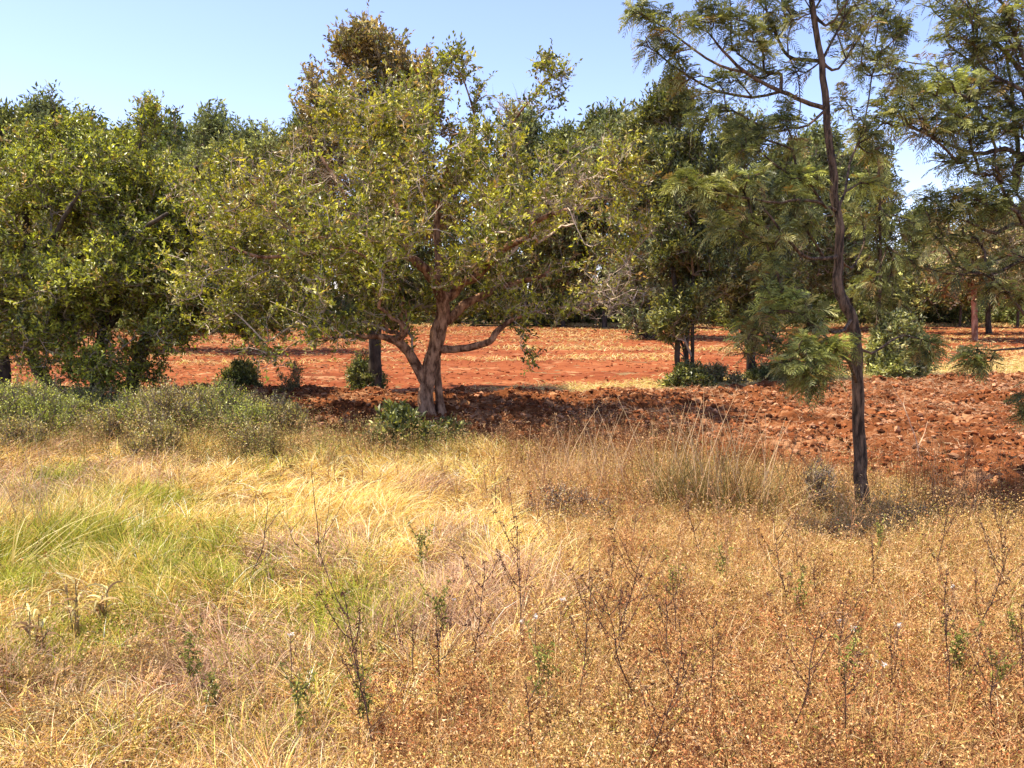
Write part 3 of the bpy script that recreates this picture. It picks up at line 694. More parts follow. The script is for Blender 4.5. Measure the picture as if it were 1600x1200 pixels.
used = [0, 0, 0]
side_words = {}
for px, Yd, k, sc, mark in rows:
    w = P(px, 500, Yd); loc = (w[0], Yd, 0)
    if px > 1180 and not mark: sc *= .72
    kind = ('grey-green feathery', 'yellow-green rounded', 'dark green narrow')[k]
    zone = 'far behind the left thicket' if px < 460 else 'far behind the wide spreading tree' if px < 1020 else 'far behind the kinked bare trunk' if px < 1400 else 'far behind the orange-trunked tree'
    lab = '%s windbreak tree %s' % (kind, zone)
    s3 = (sc * (.85 + .3 * rf.random()), sc * .9, sc)
    if used[k] == 0:
        o = protos[k]; o.location = loc; o.rotation_euler = (0, 0, rf.random() * 6.28); o.scale = s3; o['label'] = lab; used[k] = 1
    else:
        o = copy_tree(protos[k], loc, rf.random() * 6.28, s3, lab)
    o['group'] = 'windbreak: ' + kind + ' trees ' + zone
# low bushes at the foot of the windbreak
fb = bush('field_bush', 'x', 'bush', np.array([0., 0., 0.]), 3.2, 1.9, 90, PAL_FARY, ln=.22, n=160, K=4, L=6, tl=.5, far=1)
fbs = [(20, 60), (90, 58), (160, 61), (250, 47), (300, 49), (350, 52), (430, 60), (520, 62), (700, 64), (842, 66), (905, 66), (925, 67), (975, 66), (1120, 62), (1250, 62), (1340, 64), (1395, 63), (1440, 66), (1480, 64), (1575, 64), (1640, 60),
       (560, 70), (600, 72), (650, 71), (690, 74), (735, 71), (770, 73), (800, 71), (870, 73), (955, 72), (1000, 71), (1050, 73), (1090, 70), (1170, 71), (1210, 74), (1300, 73), (1365, 71), (1420, 75), (1510, 72), (1545, 74), (40, 70), (130, 71), (200, 72), (280, 68), (390, 70), (470, 72)]
for i, (px, Yd) in enumerate(fbs):
    w = P(px, 500, Yd); s = .9 + 1.0 * rf.random(); tall = 2.2 if Yd >= 68 else .9
    zone = 'at the far left end of the red field' if px < 460 else 'behind the far trunks under the spreading crown' if px < 1020 else 'at the far right edge of the red field'
    lab = 'small yellow-green bush ' + zone
    if i == 0: o = fb; o.location = (w[0], Yd, 0); o.scale = (s, s, s * tall); o['label'] = lab
    else: o = copy_tree(fb, (w[0], Yd, 0), rf.random() * 6, (s * (1.3 if tall > 1 else 1), s, s * tall), lab)
    o['group'] = 'small bushes ' + zone

# ================================================================== SHRUBS
pals0 = PAL_DARK + [(3, (.24, .20, .08)), (1, (.40, .33, .15))]
bush('garden_bush', 'rounded pale-topped leafy bush right of the kinked bare trunk', 'bush', (1400, 592), 1.45, 1.9, 101, [(3, (.20, .22, .06)), (4, (.38, .39, .14)), (3, (.54, .52, .26)), (1, (.10, .11, .03))], ln=.12, n=420, K=5, L=8, tl=.25, up=.9)
bush('dark_shrub', 'dark glossy shrub growing in the left of the red field', 'shrub', (377, 617), .80, .78, 102, PAL_DARK, ln=.09, n=260, K=5, L=7)
bush('dark_shrub', 'dark bush wrapped round the ivy-clad trunk behind the spreading tree', 'shrub', (572, 617), .75, .95, 103, PAL_DARK, ln=.07, n=320, K=5, L=7)
bush('dark_shrub', 'leafy dark shoots round the foot of the tall narrow tree', 'shrub', (1078, 610), 1.2, .75, 104, PAL_DARK, ln=.09, n=200, K=4, L=7)
bush('dark_shrub', 'low dark regrowth between the two slender trees', 'shrub', (1120, 602), 1.3, .45, 105, PAL_BROWN, ln=.08, n=160, K=4, L=7)
bush('dark_shrub', 'low dark regrowth at the foot of the smaller slender tree', 'shrub', (1200, 598), 1.1, .55, 106, PAL_DARK, ln=.08, n=180, K=4, L=7)
bush('base_shrub', 'dark green broad-leaved plants at the left foot of the spreading tree', 'shrub', (622, 700), .72, .62, 107, PAL_DARK, ln=.10, n=170, K=4, L=7, up=1.2)
bush('base_shrub', 'green leafy plants in front of the forked reddish trunk', 'shrub', (665, 702), .5, .30, 108, pals0, ln=.07, n=110, K=4, L=7, up=1.0)
bush('base_shrub', 'low green plants at the right foot of the spreading tree', 'shrub', (700, 696), .5, .28, 109, PAL_DARK, ln=.07, n=110, K=4, L=7, up=.8)
bush('base_shrub', 'pale green weeds left of the plants around the forked trunk', 'shrub', (585, 706), .5, .34, 110, pals0, ln=.05, n=110, K=4, L=7, up=1.2)
bush('field_sapling', 'tiny leafy sapling with thin dark stem in the left of the red field', 'sapling', (455, 622), .55, .85, 111, PAL_BROWN, ln=.06, n=70, K=4, L=6, nst=3, up=1)
# scrub band on the left: individual shrubs
scr = [(-20, 690, 1.5, .78, 0), (50, 692, 1.5, .92, 1), (118, 680, .9, .56, 1), (170, 690, 1.0, .42, 2), (225, 684, 1.3, .74, 0), (285, 690, 1.5, .86, 2), (345, 686, 1.3, .80, 0),
       (395, 696, 1.2, .62, 1), (432, 690, .95, .66, 2), (20, 712, .8, .34, 2), (240, 712, .8, .38, 2),
       (400, 716, .6, .4, 2), (60, 660, 1.6, .7, 2), (140, 655, 1.5, .5, 0), (260, 662, 1.4, .6, 2), (330, 664, 1.3, .6, 0), (410, 664, 1.2, .5, 2)]
pals = [PAL_SCRUB, PAL_SCRUB[:2] + [(3, (.46, .48, .13)), (1, (.16, .19, .04))], [(3, (.30, .29, .07)), (2, (.40, .32, .11)), (2, (.52, .41, .22)), (1.5, (.20, .13, .06))]]
words = ['grey-green wild shrub', 'pale yellow-green wild shrub', 'half-dry brownish wild shrub']
for i, (px, py, w, h, k) in enumerate(scr):
    where = 'in the front of the scrub under the left trees' if py > 700 else 'in the middle of the scrub under the left trees' if py > 670 else 'at the back of the scrub under the left trees'
    bush('wild_shrub', words[k] + ' ' + where, 'shrub', (px, py), w, h, 120 + i, pals[k], ln=.038, n=int(170 * w), K=5, L=7, tl=.22, up=1.5, group='wild shrubs: ' + words[k] + ' ' + where, leaf_w=.42)
bush('wild_shrub', 'tall dusty green weed bush left of the kinked bare trunk', 'shrub', (1272, 808), .40, .62, 160, [(3, (.32, .26, .09)), (3, (.34, .20, .09)), (2, (.5, .36, .17))], ln=.022, n=75, K=4, L=7, tl=.12, up=1.2)
bush('wild_shrub', 'low dusty weed bush at the foot of the kinked bare trunk', 'shrub', (1400, 806), .6, .16, 161, [(3, (.40, .30, .10)), (2, (.5, .36, .17)), (1, (.25, .17, .06))], ln=.02, n=50, K=4, L=7, tl=.1, up=1.)
bush('wild_shrub', 'low dusty weed bush at the right border beside the ploughed strip', 'shrub', (1570, 815), .7, .16, 162, [(3, (.40, .30, .10)), (2, (.5, .36, .17)), (1, (.25, .17, .06))], ln=.02, n=50, K=4, L=7, tl=.1, up=1.)
bush('wild_shrub', 'brown tangled weed bush in front of the dark ploughed hollow', 'shrub', (880, 812), .95, .34, 163, [(3, (.38, .20, .08)), (3, (.24, .12, .05)), (2, (.52, .34, .15))], ln=.024, n=150, K=4, L=7, tl=.1, up=1.)

# ================================================================== GROUND
def grid_mesh(name, xs, ys, zf, mat, label=None):
    X, Y = np.meshgrid(xs, ys)
    Z = zf(X, Y)
    ny, nx = X.shape
    mb = MB(); i = np.arange(nx - 1)[None, :] + np.arange(ny - 1)[:, None] * nx
    q = np.stack([i, i + 1, i + nx + 1, i + nx], -1).reshape(-1, 4)
    mb.add(np.stack([X, Y, Z], -1).reshape(-1, 3), (.3, .2, .1), quads=q)
    o = mb.build(name, mat, None, True); o['kind'] = 'structure'
    return o
xs = np.concatenate([-np.geomspace(600, 8.2, 24), np.arange(-8, 8.01, .12), np.geomspace(8.2, 600, 24)])
ys = np.concatenate([[-60, -20, -5, 0], np.arange(1, 14, .12), np.geomspace(14.1, 900, 40)])
grid_mesh('ground', xs, ys, lambda X, Y: gz(X, Y) - .004, M_GROUND)

# red field with shallow furrows
fx = np.arange(-40, 40.01, .16); fy = np.concatenate([np.arange(14.0, 30, .14), np.geomspace(30.1, 62.5, 110)])
def fieldz(X, Y):
    e = smooth(0, .6, Y - strip_edge(X) + .5 * (fbm(X, Y, .8, 3, 8) - .5)) * (1 - smooth(61, 62.4, Y + 1.2 * (fbm(X, Y, .3, 3, 5) - .5)))
    rr = 3.0 * (fbm(X, Y, 3.2, 3, 6) - .5) * .05 + .05 * (fbm(X, Y, .7, 3, 3) - .5)
    return np.where(e > 0.02, .03 + rr * e, -.08) * np.minimum(1, e * 3 + .3)
grid_mesh('field', fx, fy, fieldz, M_FIELD)
# ploughed strip
def plough_w(X, Y):
    w1 = smooth(-.1, .7, Y - near_edge(X) + .9 * (fbm(X, Y, 1.3, 3, 11) - .5))
    w2 = 1 - smooth(-.35, .25, Y - far_edge(X) + .4 * (fbm(X, Y, 1.3, 3, 12) - .5))
    return w1 * w2
def ploughz(X, Y):
    w = plough_w(X, Y)
    a = fbm(X * .7, Y * 1.15, 3.0, 5, 13); b = np.abs(fbm(X * .8, Y, 5.6, 4, 14) - .5) * 2
    c = fbm(X, Y, .6, 3, 15)
    h = .06 + .34 * (a - .42) + .17 * (.4 - b) + .20 * (c - .45)
    hollow = np.exp(-(((X - G(790, 690)[0]) / 1.3) ** 2 + ((Y - G(790, 690)[1]) / .35) ** 2))
    return w * np.maximum(h, -.12) + (w - 1) * .15 - hollow * .08 * w
px_ = np.arange(-14, 14.01, .05); py_ = np.arange(7.6, 24.5, .05)
grid_mesh('ploughed_soil', px_, py_, ploughz, M_PLOUGH)

# clods
def ico():
    import bmesh
    bm = bmesh.new(); bmesh.ops.create_icosphere(bm, subdivisions=1, radius=1)
    v = np.array([x.co[:] for x in bm.verts]); t = np.array([[a.index for a in f.verts] for f in bm.faces]); bm.free()
    return v, t
iv, it = ico()
def clods(X, Y, Z, size, pal, name, label, seed, flat=.7):
    r = np.random.default_rng(seed); n = len(X)
    v = iv[None] * (1 + .28 * r.normal(size=(n, len(iv), 1)))
    a = r.random(n) * 6.28; ca, sa = np.cos(a)[:, None], np.sin(a)[:, None]
    s = size[:, None] * (.7 + .6 * r.random((n, 3)))
    x = v[..., 0] * s[:, :1]; y = v[..., 1] * s[:, 1:2]; z = v[..., 2] * s[:, 2:] * flat
    V = np.stack([x * ca - y * sa + X[:, None], x * sa + y * ca + Y[:, None], z + Z[:, None]], -1)
    t = (np.arange(n)[:, None, None] * len(iv) + it[None]).reshape(-1, 3)
    mb = MB(); mb.add(V.reshape(-1, 3), np.repeat(pick(pal, n, r, .2), len(iv), 0), tris=t)
    o = mb.build(name, M_CLOD); tag(o, label, 'soil clods', kind='stuff'); return o
PAL_CLOD = [(4, (.17, .052, .017)), (3, (.26, .086, .030)), (2, (.08, .027, .010)), (1.5, (.38, .19, .10))]
def scatter(n, x0, x1, y0, y1, wf, r):
    X = x0 + (x1 - x0) * r.random(n * 3); Y = y0 + (y1 - y0) * r.random(n * 3)
    inside = np.abs(X) < Y * .70 + 1.2
    X, Y = X[inside], Y[inside]
    k = r.random(len(X)) < wf(X, Y)
    X, Y = X[k][:n], Y[k][:n]
    return X, Y
r2 = np.random.default_rng(200)
X, Y = scatter(26000, -14, 14, 7.8, 24, lambda x, y: plough_w(x, y) * (.25 + fbm(x, y, 1.1, 3, 21)), r2)
clods(X, Y, ploughz(X, Y) + .01, .012 + .048 * r2.random(len(X)) ** 2.8, PAL_CLOD, 'soil_clods', 'dark red-brown clods turned up all over the ploughed strip', 201)
fm = lambda x, y: (y > strip_edge(x) + .3) * (y < 61) * (.3 + .7 * fbm(x, y, .6, 2, 22)) * np.clip(24 / y, .25, 1) ** 1.0
X, Y = scatter(14000, -36, 36, 16, 61, fm, r2)
clods(X, Y, fieldz(X, Y) + .005, (.010 + .03 * r2.random(len(X)) ** 2.4) * (1 + Y / 60), [(4, (.21, .052, .019)), (3, (.17, .042, .016)), (1.5, (.30, .11, .05))], 'field_clods', 'small orange-red clods scattered across the red field', 202)

# straw litter
def litter(X, Y, Z, ln, wd, pal, name, label, seed, az=None, el=.2, cat='straw'):
    r = np.random.default_rng(seed); n = len(X)
    a = r.random(n) * 6.28 if az is None else az
    mb = MB()
    blades(mb, np.stack([X, Y, Z], 1), a, np.abs(r.normal(size=n)) * el, r.normal(size=n) * el - .15, ln, wd, pick(pal, n, r, .15), 3, r)
    o = mb.build(name, M_GRASS); tag(o, label, cat, kind='stuff'); return o
PAL_STRAW = [(4, (.62, .42, .19)), (3, (.74, .56, .32)), (2, (.48, .28, .12)), (1, (.80, .68, .48))]
X, Y = scatter(80000, -14, 14, 7.8, 24, lambda x, y: plough_w(x, y) * (.15 + .9 * smooth(.42, .66, fbm(x, y, .8, 3, 23))) * (.35 + .65 * smooth(-3, 2, x)), r2)
litter(X, Y, ploughz(X, Y) + .03, .04 + .13 * r2.random(len(X)), .004 + .006 * r2.random(len(X)), [(3, (.46, .27, .14)), (2, (.60, .42, .25)), (3, (.30, .14, .07))], 'straw_litter', 'dry straw and roots mixed into the ploughed strip', 203, el=.5)
def fmask(x, y):
    u = x / y
    left = smooth(-.10, -.22, u) * (y < 50)
    rowsL = .5 + .5 * np.cos((x + .25 * y) * 2 * np.pi / 1.1)
    st = smooth(.40, .72, fbm(x * .35, y, .75, 3, 24))
    band = smooth(.5, .62, fbm(x * .10, y * .45, 1.0, 3, 26))
    return (y > strip_edge(x) + .1) * (y < 61) * np.clip(.10 + .3 * st + .35 * band + left * (.25 + .75 * rowsL ** 2) * .9, 0, 1)
X, Y = scatter(42000, -38, 38, 16, 61, fmask, r2)
litter(X, Y, fieldz(X, Y) + .03, (.06 + .18 * r2.random(len(X))) * (.8 + Y / 70), (.014 + .022 * r2.random(len(X))) * (.6 + Y / 50), [(2.5, (.42, .25, .10)), (1.5, (.52, .36, .16)), (4, (.28, .10, .04)), (2, (.20, .07, .03))], 'maize_litter', 'pale broken maize stalks and leaves lying over the red field', 204, el=.16)

# ================================================================== GRASS
PAL_GOLD = [(4, (.70, .47, .12)), (4, (.83, .60, .19)), (1.8, (.46, .28, .09)), (2.4, (.90, .75, .44)), (1.6, (.30, .17, .06))]
PAL_GREENG = [(4, (.22, .25, .018)), (3, (.34, .35, .028)), (2, (.12, .15, .014)), (1.8, (.52, .44, .07))]
PAL_MAUVE = [(3, (.46, .27, .15)), (3, (.58, .40, .26)), (2, (.30, .17, .10))]
def grass_zone(x, y):
    u = x / y
    e = -.02 + .10 * smooth(3.9, 5.0, y) * smooth(8.2, 6.5, y) - .15 * smooth(4.6, 3.2, y) + .05 * smooth(7, 10, y) + .14 * (fbm(x, y, .7, 3, 31) - .5)
    return 1 - smooth(-.06, .05, u - e)
gr_spots = [(60, 870, 1.0, .5), (260, 870, .9, .35), (330, 920, .8, .5), (30, 930, .6, .6), (150, 1000, .7, .3), (90, 750, .5, .15), (560, 960, .6, .3), (230, 790, .6, .22)]
def green_amt(x, y):
    g = 0
    for px, py, a, b in gr_spots:
        c = G(px, py); g = g + np.exp(-((x - c[0]) ** 2 + ((y - c[1]) / 1.0) ** 2) / (2 * (a * .42) ** 2))
    return np.clip(g * 1.0 + (fbm(x, y, 1.2, 3, 33) - .5) * .9, 0, 1)
def sample_area(n, y0, y1, wf, r, p=1.0, lim=.69):
    """uniform on the ground with density ~ 1/Y^p"""
    Y = (y0 ** (2 - p) + (y1 ** (2 - p) - y0 ** (2 - p)) * r.random(n)) ** (1 / (2 - p)) if p != 2 else y0 * (y1 / y0) ** r.random(n)
    X = (r.random(n) * 2 - 1) * (lim * Y + 1.3)
    k = r.random(n) < wf(X, Y)
    return X[k], Y[k]
r3 = np.random.default_rng(300)
fade_far = lambda x, y: 1 - smooth(-.5, .35, y - near_edge(x) + .8 * (fbm(x, y, 1.1, 2, 35) - .5))
clumpw = lambda x, y: .35 + .9 * smooth(.3, .62, fbm(x, y, 2.4, 3, 32))
X, Y = sample_area(560000, 2.7, 12.5, lambda x, y: grass_zone(x, y) * fade_far(x, y) * clumpw(x, y), r3, 1.15)
n = len(X)
flow = 6.0 * fbm(X, Y, .45, 3, 34) - 1.6 + .5 * np.sin(X * 1.7 + Y)
az = flow + r3.normal(size=n) * .75
hgt = fbm(X, Y, 1.3, 3, 36)
up = np.clip(.55 + 1.2 * (hgt - .5) + r3.normal(size=n) * .25, .08, 1.35)
ga = green_amt(X, Y)
isg = r3.random(n) < ga * .70
up = np.where(isg, np.clip(up + .35, .4, 1.45), up)
mv = np.clip(smooth(.54, .66, fbm(X, Y, .9, 3, 37)) * .75 + .3 * smooth(5.2, 3.8, Y), 0, 1)
ism = (r3.random(n) < mv) & ~isg
cols = pick(PAL_GOLD, n, r3, .14); cols[isg] = pick(PAL_GREENG, isg.sum(), r3, .15); cols[ism] = pick(PAL_MAUVE, ism.sum(), r3, .15)
ln = (.14 + .19 * r3.random(n)) * (.72 + .75 * hgt) * (.75 + .25 * smooth(3.5, 6, Y))
mb = MB()
tc = r3.integers(0, n, 5200)                       # tufts: blades share a root and fan outwards
tk = r3.random(n) < .62
from mathutils.kdtree import KDTree
kd = KDTree(len(tc))
for i_, t_ in enumerate(tc): kd.insert((X[t_], Y[t_], 0), i_)
kd.balance()
ids = np.flatnonzero(tk); near = np.array([kd.find((X[i_], Y[i_], 0))[1] for i_ in ids])
a_ = r3.random(len(ids)) * 6.28; q_ = .035 * np.sqrt(r3.random(len(ids)))
cx_, cy_ = X[tc[near]], Y[tc[near]]
close = np.hypot(X[ids] - cx_, Y[ids] - cy_) < .22
ids, near, a_, q_, cx_, cy_ = ids[close], near[close], a_[close], q_[close], cx_[close], cy_[close]
X[ids] = cx_ + np.cos(a_) * q_; Y[ids] = cy_ + np.sin(a_) * q_
tone = r3.normal(size=len(tc)) * .26; cols[ids] = np.clip(cols[ids] * (1 + tone[near])[:, None], .01, .9)
lift = r3.random(len(tc)) * .5
az[ids] = np.arctan2(np.sin(a_) * .9 + np.sin(flow[ids]) * .6, np.cos(a_) * .9 + np.cos(flow[ids]) * .6); up[ids] = np.clip(up[ids] + .15 + lift[near], .2, 1.45)
rt = np.stack([X, Y, gz(X, Y) - .01], 1)
dry = ~isg
blades(mb, rt[dry], az[dry], up[dry], up[dry] - 1.1, ln[dry], (.0028 + .0022 * r3.random(n) + .0003 * Y)[dry], cols[dry], 4, r3)
o = mb.build('dry_grass', M_GRASS); tag(o, 'matted golden dry grass covering the left and middle of the meadow', 'grass', kind='stuff')
mb = MB()
blades(mb, rt[isg], az[isg], up[isg], up[isg] - .8, ln[isg], (.0028 + .0022 * r3.random(n) + .0003 * Y)[isg], cols[isg], 4, r3)
o = mb.build('green_grass', M_GRASS); tag(o, 'soft green grass growing in patches among the dry grass on the left', 'grass', kind='stuff')

# strip of yellow grass between plough and field, and far verge
def strip_w(x, y):
    return smooth(-.3, .3, y - far_edge(x)) * (1 - smooth(.0, .8, y - strip_edge(x))) * smooth(-1.5, .3, x) + .20 * smooth(0, .5, y - far_edge(x)) * smooth(.56, .68, fbm(x * .13, y * .55, 1, 3, 41)) * (y < 60)
X = (r3.random(420000) * 2 - 1); Y = 15 + 44 * r3.random(420000) ** 1.6; X = X * (Y * .7)
k = r3.random(420000) < strip_w(X, Y); X, Y = X[k], Y[k]; n = len(X)
mb = MB()
blades(mb, np.stack([X, Y, fieldz(X, Y).clip(-.01, 1)], 1), r3.random(n) * 6.28, .5 + .8 * r3.random(n), np.full(n, -.1), .12 + .22 * r3.random(n), .010 + .0005 * Y, pick([(5, (.62, .44, .17)), (3, (.70, .55, .26)), (1.5, (.48, .46, .10)), (1, (.5, .3, .12))], n, r3), 3, r3)
o = mb.build('verge_grass', M_GRASS); tag(o, 'pale yellow grass on the unploughed strip in front of the red field', 'grass', kind='stuff')
X = (r3.random(30000) * 2 - 1); Y = 60.5 + 12 * r3.random(30000); X = X * Y * .7; k = fbm(X, Y * 0, .12, 2, 44) + .25 * (X > 14) > .45; X, Y = X[k], Y[k]; n = len(X)
mb = MB(); blades(mb, np.stack([X, Y, 0 * X], 1), r3.random(n) * 6.28, .7 + .6 * r3.random(n), np.full(n, .2), .3 + .35 * r3.random(n), np.full(n, .05), pick([(4, (.70, .47, .22)), (2, (.55, .32, .13)), (2, (.40, .36, .12))], n, r3), 3, r3)
o = mb.build('far_grass', M_GRASS); tag(o, 'dry pale grass along the far end of the red field', 'grass', kind='stuff')

# ================================================================== DRY WEEDS (right and front)
PAL_WEED = [(4, (.46, .20, .085)), (4, (.64, .37, .15)), (2.5, (.70, .44, .18)), (3, (.17, .075, .035)), (.3, (.82, .66, .40)), (.7, (.40, .33, .08))]
PAL_WEEDY = [(4, (.64, .43, .15)), (3.5, (.74, .53, .21)), (2, (.36, .20, .07)), (1.4, (.46, .41, .11)), (1, (.82, .66, .38))]
def weeds(n0, y0, y1, wf, name, label, seed, hmin, hmax, nl, lsz, palf, p=1.1, swid=.0022, lean=.22):
    r = np.random.default_rng(seed)
    X, Y = sample_area(n0, y0, y1, wf, r, p); n = len(X)
    h = hmin + (hmax - hmin) * r.random(n) ** 1.3 * (.5 + fbm(X, Y, .9, 3, 52))
    az = r.random(n) * 6.28; e0 = np.pi / 2 - np.abs(r.normal(size=n)) * lean; e1 = e0 - r.normal(size=n) * .25
    mb = MB(); root = np.stack([X, Y, gz(X, Y) - .01], 1)
    cols = palf(X, Y, r)
    pts = blades(mb, root, az, e0, e1, h, np.full(n, swid) + .00025 * Y, cols * np.array([.75, .65, .6]), 4, r)
    ii = np.repeat(np.arange(n), nl); t = .18 + .82 * r.random(n * nl) ** .8
    f = t * 3; j = np.minimum(f.astype(int), 2); w = (f - j)[:, None]
    pos = pts[ii, j] * (1 - w) + pts[ii, j + 1] * w
    off = r.normal(size=(n * nl, 3)) * np.array([.017, .017, .010]) * (.6 + h[ii, None] * 1.6)
    d = unit(off + r.normal(size=off.shape) * .012 + [0, 0, .006])
    sz = lsz * (.35 + 1.3 * r.random(n * nl) ** 1.6) * (1 + .03 * Y[ii])
    c = np.minimum(cols[ii] * np.exp(.20 * r.normal(size=(n, 1)))[ii] * np.exp(.34 * r.normal(size=(n * nl, 1)) - .04), [.80, .56, .30])
    leaves(mb, pos + off, d, sz, sz * (.3 + .35 * r.random(n * nl)), np.clip(c, .01, .9), .45, r, .35)
    o = mb.build(name, M_WEED); tag(o, label, 'weeds', kind='stuff'); return o
def weed_pal(x, y, r):
    n = len(x); c = pick(PAL_WEED, n, r, .14); yv = .92 * smooth(.46, .62, fbm(x, y, .8, 3, 55) + .20 * smooth(4.0, 5.6, y) * smooth(.75, .3, x / y) + .16 * smooth(.30, -.15, x / y))
    k = r.random(n) < yv; c[k] = pick(PAL_WEEDY, int(k.sum()), r, .12); return c
wz = lambda x, y: np.clip(1 - grass_zone(x, y) * (.93 - .25 * smooth(5.5, 4, y) * smooth(.4, .6, fbm(x, y, 1.1, 2, 57))), 0, 1) * fade_far(x, y) * (.45 + .8 * smooth(.3, .6, fbm(x, y, 2.0, 3, 56)))
weeds(35000, 2.6, 11.5, wz, 'dry_weeds', 'dense brown and orange dry weeds covering the right and front of the meadow', 301, .12, .38, 17, .0120, weed_pal, 1.2)
weeds(13500, 2.5, 5.5, lambda x, y: (.25 + .75 * smooth(.38, .6, fbm(x, y, 1.4, 3, 58))) * (1 - grass_zone(x, y) * .55), 'low_weeds', 'short curled rust-coloured weeds in the very front', 302, .06, .17, 24, .0115, weed_pal, 1.0, lean=.4)
# grass blades mixed through the weeds
X, Y = sample_area(330000, 2.6, 11.5, lambda x, y: (1 - grass_zone(x, y)) * fade_far(x, y) * (.3 + .9 * smooth(.45, .6, fbm(x, y, .8, 3, 60))), r3, 1.15); n = len(X)
mb = MB(); blades(mb, np.stack([X, Y, gz(X, Y) - .01], 1), r3.random(n) * 6.28, .6 + .9 * r3.random(n), r3.normal(size=n) * .6, .10 + .20 * r3.random(n), .0024 + .0018 * r3.random(n) + .0003 * Y,
     pick([(3, (.62, .42, .17)), (3, (.52, .30, .12)), (2, (.40, .20, .09)), (1.2, (.42, .38, .10)), (1, (.78, .60, .36))], n, r3), 4, r3)
o = mb.build('straw_grass', M_GRASS); tag(o, 'thin straw stems growing through the brown weeds', 'grass', kind='stuff')

# taller tangled weeds along the edge of the ploughed strip
def tallw(x, y):
    d = y - near_edge(x)
    return np.exp(-((d + .45) / .85) ** 2) * (.2 + .8 * smooth(-1.2, .2, x)) * (.25 + .9 * smooth(.4, .62, fbm(x, y, 1.5, 3, 71)))
def tall_pal(x, y, r):
    n = len(x); return pick([(3, (.28, .14, .065)), (2.5, (.42, .25, .12)), (3, (.15, .075, .035)), (1.5, (.58, .40, .22)), (1, (.24, .21, .07))], n, r, .15)
weeds(40000, 7.0, 12.0, tallw, 'edge_weeds', 'tangled brown weeds along the near edge of the ploughed strip', 303, .2, .72, 14, .012, tall_pal, .3, .004, .35)

def scrubw(x, y):
    u = x / y
    return smooth(10.9, 10.2, -(-y)) * 0 + np.exp(-((y - 10.3) / .75) ** 2) * (1 - smooth(-.14, -.02, u)) * (.3 + .9 * smooth(.4, .6, fbm(x, y, 1.6, 3, 73)))
def scrub_pal(x, y, r):
    n = len(x); return pick([(3, (.30, .25, .09)), (3, (.42, .29, .13)), (2, (.17, .14, .05)), (2, (.58, .42, .22)), (2, (.32, .33, .09))], n, r, .15)
weeds(22000, 8.6, 12.0, scrubw, 'scrub_weeds', 'half-dry olive and brown weeds growing up in front of the scrub', 304, .15, .60, 18, .014, scrub_pal, .3, .004, .3)

# ================================================================== SINGLE PLANTS IN THE MEADOW
def stalk(seed, h, col, dark, nbr=6, leafn=18, lsz=.016, white=0, lean=.12, arch=0.0):
    """dry branching forb rooted at the origin: stem, side branches, withered leaves"""
    r = np.random.default_rng(seed); st, lf = MB(), MB()
    a = r.random() * 6.28
    P0 = [np.zeros(3)]
    for k in range(6):
        P0.append(P0[-1] + np.array([math.cos(a) * (lean + arch * k), math.sin(a) * (lean + arch * k), 1]) * h / 6 + r.normal(size=3) * h * .012)
    p, q = catmull(P0, np.linspace(.0036, .0014, 7), 3)
    tube(st, p, q, 5, dark)
    ends = [p[-1]]; allpts = [p[8:]]
    for b in range(nbr):
        i = int(len(p) * (.25 + .65 * (b + r.random()) / nbr)); i = min(i, len(p) - 2)
        ba = r.random() * 6.28; L = h * (.18 + .22 * r.random())
        c = [p[i], p[i] + np.array([math.cos(ba) * .55, math.sin(ba) * .55, .6]) * L * .5, p[i] + np.array([math.cos(ba) * .75, math.sin(ba) * .75, 1.2]) * L]
        bp, bq = catmull(c, np.array([.0022, .0016, .001]), 3); tube(st, bp, bq, 4, np.array(dark) * (1 + .2 * r.normal()))
        ends.append(bp[-1]); allpts.append(bp[2:])
    ap = np.concatenate(allpts); idx = r.integers(0, len(ap), leafn * 4)
    pos = ap[idx] + r.normal(size=(len(idx), 3)) * .004
    leaves(lf, pos, r.normal(size=(len(idx), 3)) + [0, 0, -.2], lsz * (.6 + .9 * r.random(len(idx))), lsz * .4, pick(col, len(idx), r, .2), .4, r, .4)
    for e in ends:
        m = 9; leaves(lf, e + r.normal(size=(m, 3)) * .005, r.normal(size=(m, 3)) + [0, 0, .5], .010 + .008 * r.random(m), .006, pick(col, m, r, .2), .3, r)
    fl = None
    if white:
        fl = MB()
        for e in ends[:1]:
            m = 16; leaves(fl, e + r.normal(size=(m, 3)) * .003, r.normal(size=(m, 3)) + [0, 0, .3], .011 + .008 * r.random(m), .009, np.tile([.85, .82, .74], (m, 1)), .2, r)
    root = empty('dry_stalk', (0, 0, 0)); st.build('stem', M_TWIG, root, True); lf.build('leaves', M_WEED, root)
    if fl: fl.build('seed_head', M_WEED, root)
    return root
DK = [(3, (.10, .05, .035)), (2, (.20, .10, .055)), (1, (.34, .20, .10))]
TN = [(3, (.50, .28, .12)), (2, (.66, .46, .24)), (1, (.26, .13, .07))]
GN = [(3, (.24, .26, .06)), (2, (.40, .38, .10)), (1, (.16, .10, .05))]
def place_many(kind, spots, protos, labelf, groupf, sc=(.85, .35), cat='weed'):
    r = np.random.default_rng(len(kind) * 13 + len(spots)); first = [True] * len(protos)
    for i, (px, py) in enumerate(spots):
        k = i % len(protos); b = G(px, py); z = float(gz(b[0], b[1]))
        s = sc[0] + sc[1] * r.random()
        if first[k]: o = protos[k]; first[k] = False
        else: o = copy_tree(protos[k], (0, 0, 0), 0, 1)
        o.location = (b[0], b[1], z - .01); o.rotation_euler = (r.normal() * .08, r.normal() * .08, r.random() * 6.28); o.scale = (s, s, s)
        w = labelf(px, py); o['label'] = w; o['category'] = cat; o['group'] = groupf(w)
rp = np.random.default_rng(400)
